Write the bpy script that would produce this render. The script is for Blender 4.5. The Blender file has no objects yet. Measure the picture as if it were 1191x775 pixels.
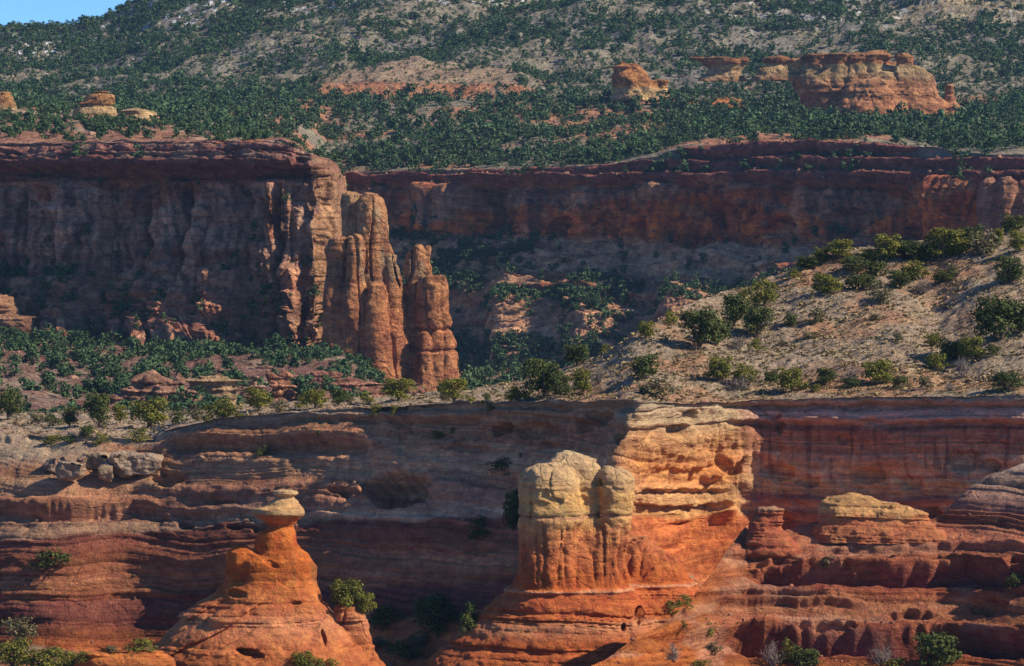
import bpy, math, random
import numpy as np

# ------------------------------------------------------------------ camera, world, sun, exposure
scene = bpy.context.scene
COL = scene.collection
F, CX, HY = 5000.0, 595.5, 250.0          # focal length and eye level in units of the 1191 px wide photograph
SUN_AZ, SUN_EL = 74.0, 37.0               # degrees to the right of the viewer's back, and above the horizon

cam_d = bpy.data.cameras.new('camera')
cam = bpy.data.objects.new('camera', cam_d)
COL.objects.link(cam)
cam.location = (0, 0, 0)
cam.rotation_euler = (math.radians(90), 0, 0)
cam_d.sensor_width = 36
cam_d.lens = 36 * F / 1191.0
cam_d.shift_y = -(387.5 - HY) / 1191.0
cam_d.clip_start = 1.0
cam_d.clip_end = 60000
scene.camera = cam

world = bpy.data.worlds.new('World')
scene.world = world
world.use_nodes = True
nt = world.node_tree
bg = nt.nodes['Background']
sky = nt.nodes.new('ShaderNodeTexSky')
sky.sky_type = 'NISHITA'
sky.sun_disc = False
sky.sun_elevation = math.radians(SUN_EL)
sky.sun_rotation = math.radians(180 - SUN_AZ)
sky.altitude = 3000
sky.air_density = 0.65
sky.dust_density = 0.0
sky.ozone_density = 3.0
tint = nt.nodes.new('ShaderNodeMix')                # a deep, polarised blue
tint.data_type = 'RGBA'; tint.blend_type = 'MULTIPLY'
tint.inputs['Factor'].default_value = 1.0
tint.inputs['B'].default_value = (.46, .69, .86, 1)
nt.links.new(sky.outputs[0], tint.inputs['A'])
nt.links.new(tint.outputs['Result'], bg.inputs[0])
bg.inputs[1].default_value = 0.15

sun_d = bpy.data.lights.new('sun', 'SUN')
sun_d.energy = 4.8
sun_d.angle = math.radians(0.5)
sun_d.color = (1.0, 0.84, 0.62)
sun = bpy.data.objects.new('sun', sun_d)
COL.objects.link(sun)
_a, _e = math.radians(SUN_AZ), math.radians(SUN_EL)
SUNV = np.array([math.sin(_a) * math.cos(_e), -math.cos(_a) * math.cos(_e), math.sin(_e)])
from mathutils import Vector
sun.rotation_euler = Vector((-SUNV).tolist()).to_track_quat('-Z', 'Y').to_euler()
sun.location = (300, -100, 400)

scene.view_settings.view_transform = 'Standard'
scene.view_settings.look = 'None'
scene.view_settings.gamma = 1.0
scene.view_settings.use_curve_mapping = False
scene.view_settings.exposure = 0.42
scene.render.engine = 'CYCLES'
scene.cycles.use_denoising = True
scene.cycles.max_bounces = 5
scene.cycles.diffuse_bounces = 3
scene.cycles.volume_bounces = 0

# ------------------------------------------------------------------ noise
_G = np.array([[1,1,0],[-1,1,0],[1,-1,0],[-1,-1,0],[1,0,1],[-1,0,1],[1,0,-1],[-1,0,-1],
               [0,1,1],[0,-1,1],[0,1,-1],[0,-1,-1],[1,1,0],[-1,1,0],[0,-1,1],[0,-1,-1]], np.float32)

_GX, _GY, _GZ = [np.ascontiguousarray(_G[:, i]) for i in range(3)]

def _noise1(x, y, z, seed):
    xi, yi, zi = np.floor(x), np.floor(y), np.floor(z)
    fx, fy, fz = x - xi, y - yi, z - zi
    xi, yi, zi = [a.astype(np.int32).view(np.uint32) for a in (xi, yi, zi)]
    u, v, w = [f * f * f * (f * (f * 6 - 15) + 10) for f in (fx, fy, fz)]
    one = np.uint32(1)
    hx = (xi * np.uint32(73856093), (xi + one) * np.uint32(73856093))
    hy = (yi * np.uint32(19349663), (yi + one) * np.uint32(19349663))
    sd = np.uint32((seed * 7919177) & 0xFFFFFFFF)
    hz = (zi * np.uint32(83492791) + sd, (zi + one) * np.uint32(83492791) + sd)
    gx1, gy1, gz1 = fx - 1, fy - 1, fz - 1
    def g(i, j, k):
        h = hx[i] ^ hy[j] ^ hz[k]
        h = (h ^ (h >> np.uint32(15))) * np.uint32(0x2C1B3C6D)
        h = (h ^ (h >> np.uint32(12))) * np.uint32(0x297A2D39)
        h = (h >> np.uint32(15)) & np.uint32(15)
        return _GX[h] * (gx1 if i else fx) + _GY[h] * (gy1 if j else fy) + _GZ[h] * (gz1 if k else fz)
    def mixw(a, b, t): return a + (b - a) * t
    return mixw(mixw(mixw(g(0,0,0), g(1,0,0), u), mixw(g(0,1,0), g(1,1,0), u), v),
                mixw(mixw(g(0,0,1), g(1,0,1), u), mixw(g(0,1,1), g(1,1,1), u), v), w)

def noise(x, y, z, seed=0):
    x, y, z = np.broadcast_arrays(np.asarray(x, np.float32), np.asarray(y, np.float32), np.asarray(z, np.float32))
    shp = x.shape
    x, y, z = x.ravel(), y.ravel(), z.ravel()
    out = np.empty(x.size, np.float32)
    for i in range(0, x.size, 32768):               # in pieces that stay in the cache
        q = slice(i, i + 32768)
        out[q] = _noise1(x[q], y[q], z[q], seed)
    return out.reshape(shp)

def fbm(x, y, z, octaves=4, seed=0, gain=0.5):
    a, f, s = 1.0, 1.0, 0.0
    for o in range(octaves):
        s = s + a * noise(x * f, y * f, z * f, seed + o * 17)
        a *= gain
        f *= 2.03
    return s

def billow(x, y, z, seed=0): return np.sqrt(np.abs(noise(x, y, z, seed)) + 1e-4)
def sstep(a, b, x):
    t = np.clip((x - a) / (b - a), 0, 1)
    return t * t * (3 - 2 * t)

class Beds:
    """hard and soft beds of a layered cliff: how far each stands out, as a function of height"""
    def __init__(self, seed, z0, z1, thick):
        r = np.random.RandomState(seed)
        zs = [z0]
        while zs[-1] < z1: zs.append(zs[-1] + thick * r.choice([0.35, 0.6, 1.0, 1.7, 2.4]) * r.uniform(.7, 1.3))
        zs = np.array(zs)
        out = r.uniform(-1, 1, len(zs))
        out[::2] = np.abs(out[::2])
        self.z = np.linspace(z0, zs[-1], 6000)
        k = np.clip(np.searchsorted(zs, self.z, 'right') - 1, 0, len(zs) - 2)
        t = (self.z - zs[k]) / (zs[k + 1] - zs[k])
        bulge = (1 - np.abs(2 * t - 1) ** 4)
        self.o = out[k] * 0.7 + 0.5 * bulge - 0.5
        self.c = r.uniform(-1, 1, len(zs))[k]
    def out(self, z): return np.interp(z, self.z, self.o).astype(np.float32)
    def tint(self, z): return np.interp(z, self.z, self.c).astype(np.float32)

def ip(pts, x):
    pts = sorted(pts)
    return np.interp(x, [p[0] for p in pts], [p[1] for p in pts])

def ip2(xs, ys, tab, X, Y):
    """bilinear table: tab[i][j] at xs[i], ys[j]"""
    tab = np.array(tab, float)
    xs, ys = np.array(xs, float), np.array(ys, float)
    i = np.clip(np.searchsorted(xs, X, 'right') - 1, 0, len(xs) - 2)
    j = np.clip(np.searchsorted(ys, Y, 'right') - 1, 0, len(ys) - 2)
    u = np.clip((X - xs[i]) / (xs[i + 1] - xs[i]), 0, 1)
    u = u * u * (3 - 2 * u)
    v = np.clip((Y - ys[j]) / (ys[j + 1] - ys[j]), 0, 1)
    return (tab[i, j] * (1-u) * (1-v) + tab[i+1, j] * u * (1-v) + tab[i, j+1] * (1-u) * v + tab[i+1, j+1] * u * v)

def ramp(pts, x):
    """colour ramp [(x, (r,g,b)), ...]"""
    xs = [p[0] for p in pts]
    return np.stack([np.interp(x, xs, [p[1][c] for p in pts]) for c in range(3)], -1)

def lerp3(a, b, t): return a + (b - a) * t[..., None]
def C3(*c): return np.array(c, float)

# ------------------------------------------------------------------ materials
def rock_mat(name, scale, strata=5.0, bump=0.5, var=0.35, joint=.17, sat=1.10):
    """weathered stone: the bed colours of the mesh, broken up by grain, blotches and thin bedding lines"""
    m = bpy.data.materials.new(name)
    m.use_nodes = True
    t = m.node_tree
    N, L = t.nodes, t.links
    b = N['Principled BSDF']
    b.inputs['Roughness'].default_value = 0.92
    b.inputs['Specular IOR Level'].default_value = 0.15
    geo = N.new('ShaderNodeNewGeometry')
    att = N.new('ShaderNodeAttribute'); att.attribute_name = 'Col'
    mp = N.new('ShaderNodeMapping'); mp.inputs['Scale'].default_value = (1 / strata, 1 / strata, 1)
    L.new(geo.outputs['Position'], mp.inputs['Vector'])
    def tex(vec, sc, det, rough, dist=0.0):
        n = N.new('ShaderNodeTexNoise')
        n.inputs['Scale'].default_value = sc; n.inputs['Detail'].default_value = det
        n.inputs['Roughness'].default_value = rough; n.inputs['Distortion'].default_value = dist
        L.new(vec, n.inputs['Vector'])
        return n.outputs['Fac']
    blot = tex(geo.outputs['Position'], scale * .3, 8, .68)
    bed = tex(mp.outputs[0], scale * .8, 5, .75, .3)
    grain = tex(geo.outputs['Position'], scale * 1.6, 3, .7)
    def rng(sock, lo, hi, f0=.3, f1=.7):
        r = N.new('ShaderNodeMapRange')
        r.inputs['From Min'].default_value = f0; r.inputs['From Max'].default_value = f1
        r.inputs['To Min'].default_value = lo; r.inputs['To Max'].default_value = hi
        L.new(sock, r.inputs['Value'])
        return r.outputs[0]
    def math_(op, a, b_):
        q = N.new('ShaderNodeMath'); q.operation = op
        for i, v in enumerate((a, b_)):
            if isinstance(v, (int, float)): q.inputs[i].default_value = v
            else: L.new(v, q.inputs[i])
        return q.outputs[0]
    wv = N.new('ShaderNodeTexNoise'); wv.inputs['Scale'].default_value = scale * .35; wv.inputs['Detail'].default_value = 3
    L.new(geo.outputs['Position'], wv.inputs['Vector'])
    off = N.new('ShaderNodeVectorMath'); off.operation = 'MULTIPLY_ADD'
    off.inputs[1].default_value = (2.2 / scale,) * 3
    L.new(wv.outputs['Color'], off.inputs[0]); L.new(geo.outputs['Position'], off.inputs[2])
    vm = N.new('ShaderNodeMapping'); vm.inputs['Scale'].default_value = (.8, .8, 1.25); L.new(off.outputs[0], vm.inputs['Vector'])
    vo = N.new('ShaderNodeTexVoronoi'); vo.feature = 'DISTANCE_TO_EDGE'; vo.inputs['Scale'].default_value = scale * .13
    L.new(vm.outputs[0], vo.inputs['Vector'])
    crack = rng(vo.outputs['Distance'], 0, 1, .0, .05)
    gate = rng(tex(geo.outputs['Position'], scale * .06, 2, .5), 0, 1, .42, .56)       # joints only here and there
    crack = math_('MAXIMUM', crack, math_('SUBTRACT', 1.0, gate))
    mul = math_('MULTIPLY', math_('MULTIPLY', rng(blot, 1 - var, 1 + var), rng(bed, 1 - var * 1.1, 1 + var * 1.1)), rng(grain, 1 - var * .6, 1 + var * .6))
    mul = math_('MULTIPLY', mul, rng(crack, 1 - joint, 1, 0, 1))
    mx = N.new('ShaderNodeVectorMath'); mx.operation = 'SCALE'
    L.new(att.outputs['Color'], mx.inputs[0]); L.new(mul, mx.inputs['Scale'])
    hs = N.new('ShaderNodeHueSaturation'); hs.inputs['Saturation'].default_value = sat
    L.new(rng(blot, .488, .512), hs.inputs['Hue']); L.new(mx.outputs[0], hs.inputs['Color'])
    L.new(hs.outputs[0], b.inputs['Base Color'])
    h = math_('ADD', math_('ADD', math_('ADD', math_('MULTIPLY', blot, 1.6), bed), math_('MULTIPLY', grain, .6)), math_('MULTIPLY', crack, .3))
    bp = N.new('ShaderNodeBump'); bp.inputs['Strength'].default_value = bump; bp.inputs['Distance'].default_value = 1.5 / scale
    L.new(h, bp.inputs['Height']); L.new(bp.outputs[0], b.inputs['Normal'])
    return m

def leaf_mat(name, c, spread=.35, patch=.55):
    m = bpy.data.materials.new(name)
    m.use_nodes = True
    t = m.node_tree
    N, L = t.nodes, t.links
    b = N['Principled BSDF']
    b.inputs['Roughness'].default_value = 0.7
    b.inputs['Specular IOR Level'].default_value = 0.2
    geo = N.new('ShaderNodeNewGeometry')
    n = N.new('ShaderNodeTexNoise'); n.inputs['Scale'].default_value = patch; n.inputs['Detail'].default_value = 3
    L.new(geo.outputs['Position'], n.inputs['Vector'])
    ad = N.new('ShaderNodeMath'); ad.operation = 'MULTIPLY_ADD'; ad.inputs[1].default_value = .55
    L.new(geo.outputs['Random Per Island'], ad.inputs[0]); L.new(n.outputs['Fac'], ad.inputs[2])
    cr = N.new('ShaderNodeValToRGB')
    c = np.array(c)
    cr.color_ramp.elements[0].position = .38; cr.color_ramp.elements[1].position = .95
    cr.color_ramp.elements[0].color = (*(c * (1 - spread)), 1)
    cr.color_ramp.elements[1].color = (*(c * (1 + spread) * np.array([1.25, 1.12, .8])), 1)
    L.new(ad.outputs[0], cr.inputs[0]); L.new(cr.outputs[0], b.inputs['Base Color'])
    return m

M_NEAR = rock_mat('near_sandstone', 2.2, 7, .9, .30)
M_FORM = rock_mat('formation_sandstone', 2.6, 4, .8, .22)
M_SOIL = rock_mat('hill_soil', 1.6, 1, .8, .40, 0)
M_MID = rock_mat('mesa_sandstone', .8, 3, 1.0, .44, .35, 1.04)
M_FAR = rock_mat('far_sandstone', .6, 4, 1.0, .5, .35, 1.18)
M_LAND = rock_mat('far_soil', .25, 1, .6, .35, 0)
LEAF_DARK = leaf_mat('juniper_green', (.046, .068, .022), .45)
LEAF_OLIVE = leaf_mat('olive_green', (.105, .118, .025), .45)
LEAF_GREY = leaf_mat('sage_grey_green', (.105, .105, .070))
LEAF_FAR = leaf_mat('far_juniper_green', (.034, .072, .040), .75, .13)
def plain(name, c):
    m = bpy.data.materials.new(name); m.use_nodes = True
    b = m.node_tree.nodes['Principled BSDF']; b.inputs['Roughness'].default_value = .9
    n = m.node_tree.nodes.new('ShaderNodeTexNoise'); n.inputs['Scale'].default_value = 3
    r = m.node_tree.nodes.new('ShaderNodeValToRGB')
    r.color_ramp.elements[0].color = (*(np.array(c) * .6), 1); r.color_ramp.elements[1].color = (*(np.array(c) * 1.35), 1)
    m.node_tree.links.new(n.outputs['Fac'], r.inputs[0]); m.node_tree.links.new(r.outputs[0], b.inputs['Base Color'])
    return m
BARK = plain('bark', (.13, .095, .07))
TWIG = plain('grey_twigs', (.24, .20, .18))
STRAW = leaf_mat('dry_straw', (.20, .175, .12), .4)

# ------------------------------------------------------------------ mesh helpers
def raw_mesh(name, V, Q, col=None, mat=None, smooth=True):
    V = np.ascontiguousarray(V, np.float32).reshape(-1, 3)
    Q = np.ascontiguousarray(Q, np.int32)
    n = Q.shape[1]
    me = bpy.data.meshes.new(name)
    me.vertices.add(len(V)); me.vertices.foreach_set('co', V.ravel())
    me.loops.add(Q.size); me.loops.foreach_set('vertex_index', Q.ravel())
    me.polygons.add(len(Q)); me.polygons.foreach_set('loop_start', np.arange(0, Q.size, n, dtype=np.int32))
    me.polygons.foreach_set('use_smooth', np.full(len(Q), smooth))
    me.update(calc_edges=True)
    if col is not None:
        a = me.attributes.new('Col', 'FLOAT_COLOR', 'POINT')
        c = np.ones((len(V), 4), np.float32); c[:, :3] = np.clip(col.reshape(-1, 3), 0.005, 1)
        a.data.foreach_set('color', c.ravel())
    if mat: me.materials.append(mat)
    return me

def link(name, me, loc=(0, 0, 0), parent=None):
    o = bpy.data.objects.new(name, me)
    COL.objects.link(o)
    o.location = loc
    if parent: o.parent = parent
    return o

def tag(o, label=None, cat=None, group=None, kind=None):
    for k, v in (('label', label), ('category', cat), ('group', group), ('kind', kind)):
        if v: o[k] = v
    return o

def grid_quads(nv, nu):
    i = np.arange(nv * nu).reshape(nv, nu)
    return np.stack([i[:-1, :-1], i[:-1, 1:], i[1:, 1:], i[1:, :-1]], -1).reshape(-1, 4)

def P3(px, py, D): return np.stack([(px - CX) * D / F, D + 0 * px, (HY - py) * D / F], -1)

SURF = {}
def land(name, P, col, mat, kind='structure', flip=False, skirt=None):
    if skirt:                                           # the near edge turns down behind the rim it meets
        e = P[:1] + np.array(skirt)
        P = np.concatenate([e, P], 0); col = np.concatenate([col[:1], col], 0)
    nv, nu = P.shape[:2]
    q = grid_quads(nv, nu)
    if flip: q = q[:, ::-1]
    o = link(name, raw_mesh(name, P, q, col, mat))
    o['kind'] = kind
    SURF[name] = P
    return o

def relief(px, top, bottom, rows, Dtop, slope_fn):
    """a cliff face: rows run from the rim down, the slope at each place tells how far it comes forward"""
    nu = len(px)
    t = np.linspace(0, 1, rows)[:, None]
    PY = top[None] + (bottom[None] - top[None]) * t
    PX = np.repeat(px[None], rows, 0)
    sl = np.radians(np.clip(slope_fn(PX, PY), 4, 88))
    dpy = np.diff(PY, axis=0)
    d = dpy * Dtop[None] / F / np.tan(.5 * (sl[1:] + sl[:-1]))
    D = np.vstack([Dtop[None], Dtop[None] - np.cumsum(d, 0)])
    return PX, PY, D

def displaced(PX, PY, D, disp, side=1.0):
    """push a face out along its own normal"""
    P = P3(PX, PY, D)
    n = np.cross(np.gradient(P, axis=1), np.gradient(P, axis=0))
    for ax in (0, 1):                                   # soften, so that neighbours do not cross
        for k in range(3):
            n = n + np.roll(n, 2 ** k, ax) + np.roll(n, -2 ** k, ax)
    n /= np.linalg.norm(n, axis=-1, keepdims=True) + 1e-9
    n *= np.where((n * P).sum(-1) > 0, -1, 1)[..., None]
    n[..., 0] *= side
    return P + n * disp[..., None]

def caves(PX, PY, lst, seed=5):
    wx = PX + 5 * noise(PX * .09, PY * .12, 0, seed)
    wy = PY + 4 * noise(PX * .08, PY * .12, 7, seed)
    d = np.zeros_like(PX)
    for (x, y, rx, ry, dep) in lst:
        e = ((wx - x) / rx) ** 2 + ((wy - y) / np.where(wy < y, ry * .8, ry * 1.2)) ** 2
        d += dep * sstep(1.15, .45, e)
    return d

# ------------------------------------------------------------------ implicit rocks (for anything seen in the round)
def surface_nets(f, origin, h):
    ins = f < 0
    nx, ny, nz = f.shape
    c = ins[:-1, :-1, :-1].astype(np.int8)
    s = c.copy()
    for dx, dy, dz in ((1,0,0),(0,1,0),(1,1,0),(0,0,1),(1,0,1),(0,1,1),(1,1,1)):
        s += ins[dx:nx-1+dx, dy:ny-1+dy, dz:nz-1+dz]
    act = np.argwhere((s > 0) & (s < 8))
    ids = np.full((nx-1, ny-1, nz-1), -1, np.int32)
    ids[act[:, 0], act[:, 1], act[:, 2]] = np.arange(len(act))
    cor = [(i & 1, (i >> 1) & 1, (i >> 2) & 1) for i in range(8)]
    val = np.stack([f[act[:, 0]+a, act[:, 1]+b, act[:, 2]+c_] for a, b, c_ in cor], 1)
    acc = np.zeros((len(act), 3)); cnt = np.zeros(len(act))
    for i in range(8):
        for ax in range(3):
            if cor[i][ax] == 0:
                j = i | (1 << ax)
                a, b = val[:, i], val[:, j]
                m = (a < 0) != (b < 0)
                t = np.where(m, a / np.where(m, a - b, 1), 0)
                p = np.array(cor[i], float)[None].repeat(len(act), 0)
                p[:, ax] += t
                acc += p * m[:, None]; cnt += m
    V = (act + acc / cnt[:, None]) * h + np.array(origin)
    quads = []
    for ax in range(3):
        a1, a2 = (ax + 1) % 3, (ax + 2) % 3
        lo = [slice(None)] * 3; hi = [slice(None)] * 3
        lo[ax] = slice(0, -1); hi[ax] = slice(1, None)
        A, B = ins[tuple(lo)], ins[tuple(hi)]
        e = np.argwhere(A != B)
        e = e[(e[:, a1] > 0) & (e[:, a2] > 0) & (e[:, a1] < f.shape[a1]-1) & (e[:, a2] < f.shape[a2]-1)]
        flip = A[e[:, 0], e[:, 1], e[:, 2]]
        def cell(d1, d2):
            q = e.copy(); q[:, a1] -= d1; q[:, a2] -= d2
            return ids[q[:, 0], q[:, 1], q[:, 2]]
        q = np.stack([cell(1, 1), cell(0, 1), cell(0, 0), cell(1, 0)], 1)
        q = np.where(flip[:, None], q, q[:, ::-1])
        quads.append(q)
    return V, np.concatenate(quads)

def smin(a, b, k):
    h = np.clip(.5 + .5 * (b - a) / k, 0, 1)
    return b + (a - b) * h - k * h * (1 - h)

def rock(name, D, cols, vox, k, disp, colour, mat, label, cat='rock', group=None, bottom=None, pad=1.5, band=2.5, exact=None):
    """columns of stone blended together. a column: e = [(py, left px, right px), ...] its outline, dep = depth/width, dd = metres behind D"""
    s = D / F
    xl = min(e[1] for c in cols for e in c['e']); xr = max(e[2] for c in cols for e in c['e'])
    tp = min(c['e'][0][0] for c in cols); bt = bottom or max(c['e'][-1][0] for c in cols)
    hd = []
    for c in cols:
        w = max(e[2] - e[1] for e in c['e']) * .5 * s * c.get('dep', 1)
        hd += [c.get('dd', 0) - w, c.get('dd', 0) + w]
    x = np.arange((xl - CX) * s - pad, (xr - CX) * s + pad, vox, dtype=np.float32)
    y = np.arange(min(hd) - pad, max(hd) + pad, vox, dtype=np.float32)
    z = np.arange((HY - bt) * s, (HY - tp) * s + pad, vox, dtype=np.float32)
    zpy = HY - z / s
    f = None
    for c in cols:
        e = c['e']
        py = [q[0] for q in e]
        L = (np.interp(zpy, py, [q[1] for q in e]) - CX) * s
        R = (np.interp(zpy, py, [q[2] for q in e]) - CX) * s
        cx, hw = .5 * (L + R), np.maximum(.5 * (R - L), .06)
        dep = np.interp(zpy, py, [q[3] if len(q) > 3 else c.get('dep', 1) for q in e])
        hdp = np.maximum(hw * dep, .06)
        n = c.get('n', 2.4)
        cy = np.interp(zpy, py, [q[4] if len(q) > 4 else c.get('dd', 0) for q in e])
        rho = (np.abs((x[:, None, None] - cx) / hw) ** n + np.abs((y[None, :, None] - cy) / hdp) ** n) ** (1 / n)
        g = (rho - 1) * np.minimum(hw, hdp)
        g = np.maximum(g, (z - (HY - py[0]) * s)[None, None])
        f = g if f is None else smin(f, g, c.get('k', k))
        del rho, g
    gx, gy, gz = np.gradient(f, vox)
    f = f / np.clip(np.sqrt(gx * gx + gy * gy + gz * gz), .5, 4)
    del gx, gy, gz
    m = np.argwhere(np.abs(f) < band)
    X, Y, Z = x[m[:, 0]], y[m[:, 1]], z[m[:, 2]]
    f[m[:, 0], m[:, 1], m[:, 2]] -= disp(X, Y, Z, X / s + CX, HY - Z / s)
    V, Q = surface_nets(f, (x[0], y[0], z[0]), vox)
    c = colour(V[:, 0], V[:, 1], V[:, 2], V[:, 0] / s + CX, HY - V[:, 2] / s)
    base = np.array([(x[0] + x[-1]) / 2, D, z[0]])
    V[:, 1] += D
    V -= base
    o = link(name, raw_mesh(name, V, Q, c, mat), base.tolist())
    return tag(o, label, cat, group)

# ================================================================== THE LAND
RIM = [(-130,508),(0,505),(60,507),(130,509),(178,512),(192,500),(260,486),(340,479),(430,474),(520,469),(600,468),(700,466),(740,467),(800,469),(860,466),(1000,462),(1191,460),(1330,458)]
DRIM = [(-130,632),(0,622),(200,603),(430,585),(560,572),(640,562),(700,548),(738,531),(757,534),(800,546),(850,558),(885,561),(1000,557),(1191,547),(1330,545)]
RED = [(-130,628),(0,627),(90,624),(180,618),(290,606),(430,608),(600,600),(740,601),(860,598),(1330,590)]   # where pale stone gives way to red

# ---- ground
gx = np.concatenate([-np.geomspace(3500, 130, 40), np.linspace(-120, 120, 300), np.geomspace(130, 3500, 40)])
gy = np.concatenate([-np.geomspace(1500, 50, 20), np.linspace(0, 380, 20), np.linspace(384, 640, 320), np.geomspace(650, 5000, 50)])
GX, GY = np.meshgrid(gx, gy)
GZ = -58.5 + 8.5 * sstep(490, 430, GY) + 1.1 * fbm(GX * .06, GY * .06, 3, 4, 3) + np.where(GY > 640, -20, 0) - np.clip(380 - GY, 0, 300) * .25
gc = lerp3(np.broadcast_to(C3(.30, .15, .09), GX.shape + (3,)), np.broadcast_to(C3(.26, .19, .13), GX.shape + (3,)), sstep(-.2, .4, fbm(GX * .1, GY * .1, 0, 4, 9)))
land('ground', np.stack([GX, GY, GZ], -1), gc, M_SOIL)

# ---- the near cliff under the hill, with the golden fin in its middle
px = np.linspace(-130, 1330, 1330)
rimpy = ip(RIM, px) + 2.2 * fbm(px * .03, 0, 0, 4, 2)
def drim(x):
    return (ip(DRIM, x - 7) + 2 * ip(DRIM, x) + ip(DRIM, x + 7)) / 4 if np.ndim(x) else ip(DRIM, x)
XS = [-130, 60, 200, 430, 600, 735, 765, 850, 1000, 1330]
YS = [455, 520, 560, 600, 640, 690, 740, 830]
SL = [[9, 14, 34, 44, 56, 64, 46, 18],
      [9, 14, 34, 44, 56, 64, 46, 18],
      [60, 44, 42, 48, 56, 64, 48, 20],
      [62, 50, 48, 60, 54, 52, 30, 20],
      [70, 60, 50, 52, 46, 40, 30, 20],
      [84, 78, 74, 70, 50, 42, 32, 25],
      [86, 86, 82, 76, 44, 38, 32, 25],
      [87, 87, 84, 66, 40, 36, 30, 25],
      [87, 87, 86, 84, 60, 42, 32, 25],
      [87, 87, 86, 84, 60, 42, 32, 25]]
PX, PY, D = relief(px, rimpy, np.full_like(px, 840), 385, drim(px), lambda a, b: ip2(XS, YS, SL, a, b))
P = P3(PX, PY, D)
X, Z = P[..., 0], P[..., 2]
at = np.array([np.interp(600, PY[:, j], D[:, j]) for j in range(len(px))])
ker = np.hanning(161); ker /= ker.sum()
sm = np.convolve(np.pad(at, 80, mode='edge'), ker, 'valid')
D = D + (sm - at)[None] * sstep(330, 230, px)[None]           # an even foot under the uneven bench
shift = (.42 * np.clip(PY - 478, 0, 120) + 9 * noise(PX * .01, 0, PY * .03, 44) + 4 * noise(PX * .02, 3, PY * .09, 45)) * sstep(640, 720, PX) * sstep(900, 800, PX) * sstep(2, 22, PY - rimpy[None])
D = D + (drim(PX + shift) - drim(PX)) * sstep(700, 640, PY)
beds = Beds(11, -90, 0, 1.5)
thin = Beds(12, -90, 0, .45)
warp = .8 * fbm(X * .05, D * .05, Z * .05, 3, 21) + 2.4 * noise(X * .014, 0, Z * .03, 22)
wl = sstep(470, 300, PX)                               # left slickrock
wr = sstep(840, 890, PX)                               # right wall
fin = sstep(725, 760, PX) * sstep(905, 860, PX)
red = ip(RED, PX) + 5 * noise(X * .07, 0, 4, 5)
rel = PY - red
face = sstep(3, 14, PY - rimpy[None])
finm = fin * sstep(-8, -22, rel) * sstep(-112, -96, rel)
disp = ((.48 - .12 * wr) * beds.out(Z + warp) + .18 * thin.out(Z + 1.3 * warp)) * (1 - .75 * finm)
disp += finm * .75 * (billow(X * .5 + .5 * D * .2 + .5 * noise(X * .3, D * .2, Z * .2, 46), D * .22, Z * .16, 47) - .55)
disp += (1.25 - .45 * wl) * fbm(X * .08, D * .03, Z * .16, 5, 31) + .35 * wl * fbm(X * .035, Z * .10, 8, 4, 37)
disp += (.55 + .15 * fin) * (billow(X * .22 + .4 * noise(X * .3, Z * .2, 1, 8), 3, Z * .05, 41) - .5) * sstep(4, -8, rel) * (1 - wl * .6)
disp += .3 * fin * (billow(X * .6, D * .25, Z * .5, 43) - .5)
disp *= .35 + .65 * face
# undercut ledge lines and hollows
for (x0, x1, y0, amp, thk) in ((-130, 185, 597, 1.8, 6), (185, 320, 600, .8, 4), (845, 1330, 474, 1.0, 4), (735, 845, 573, .9, 3), (845, 1330, 590, .6, 4), (745, 850, 590, .8, 3), (200, 430, 520, 1.4, 7), (330, 560, 489, .8, 3), (430, 740, 473, .9, 4), (-130, 190, 512, .5, 3), (850, 1330, 494, .7, 4)):
    yy = y0 + 5 * noise(PX * .035, 3, y0, 6) + 2 * noise(PX * .12, 5, y0, 6)
    wgt = sstep(x0 - 10, x0 + 12, PX) * sstep(x1 + 10, x1 - 12, PX)
    disp -= amp * wgt * np.exp(-((PY - yy) / thk) ** 2) - .5 * amp * wgt * np.exp(-((PY - yy + 1.9 * thk) / thk) ** 2)
disp -= caves(PX, PY, [(457,566,36,22,4.8),(584,497,16,8,2.2),(691,483,16,9,2.2),(671,493,10,9,1.6),(492,566,14,16,1.2),(402,572,18,5,1.6),(257,581,22,5,1.6),
    (214,608,10,6,1.8),(280,611,16,4,1.2),(301,613,9,7,1.6),(195,556,20,10,2.2),(640,520,24,6,1.0),(540,520,30,5,.9),
    (620,498,24,10,1.6),(718,505,7,10,1.2),(790,500,12,9,1.6),(806,484,10,8,1.2),(905,548,20,10,1.3),(1010,552,22,9,1.3),(940,560,14,6,1),(1120,535,18,14,1.4),(1060,560,16,8,1),(1150,540,14,7,1.2),
    (980,510,9,6,.7),(905,492,6,12,.8),(850,545,12,12,1.2),(905,600,16,10,1.2),(1080,595,14,6,1.2),(560,640,22,5,.8)])
jag = sstep(.05, .35, noise(X * .32, D * .2, Z * .42, 61)) * np.exp(-((PX - 838) / 26) ** 2 - ((PY - 540) / 26) ** 2)
disp += 3.0 * jag + 2.2 * sstep(820, 845, PX) * sstep(866, 848, PX) * sstep(575, 583, PY + 3 * noise(PX * .1, 0, 0, 4)) * sstep(612, 596, PY)
P = displaced(PX, PY, D, disp)
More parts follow.
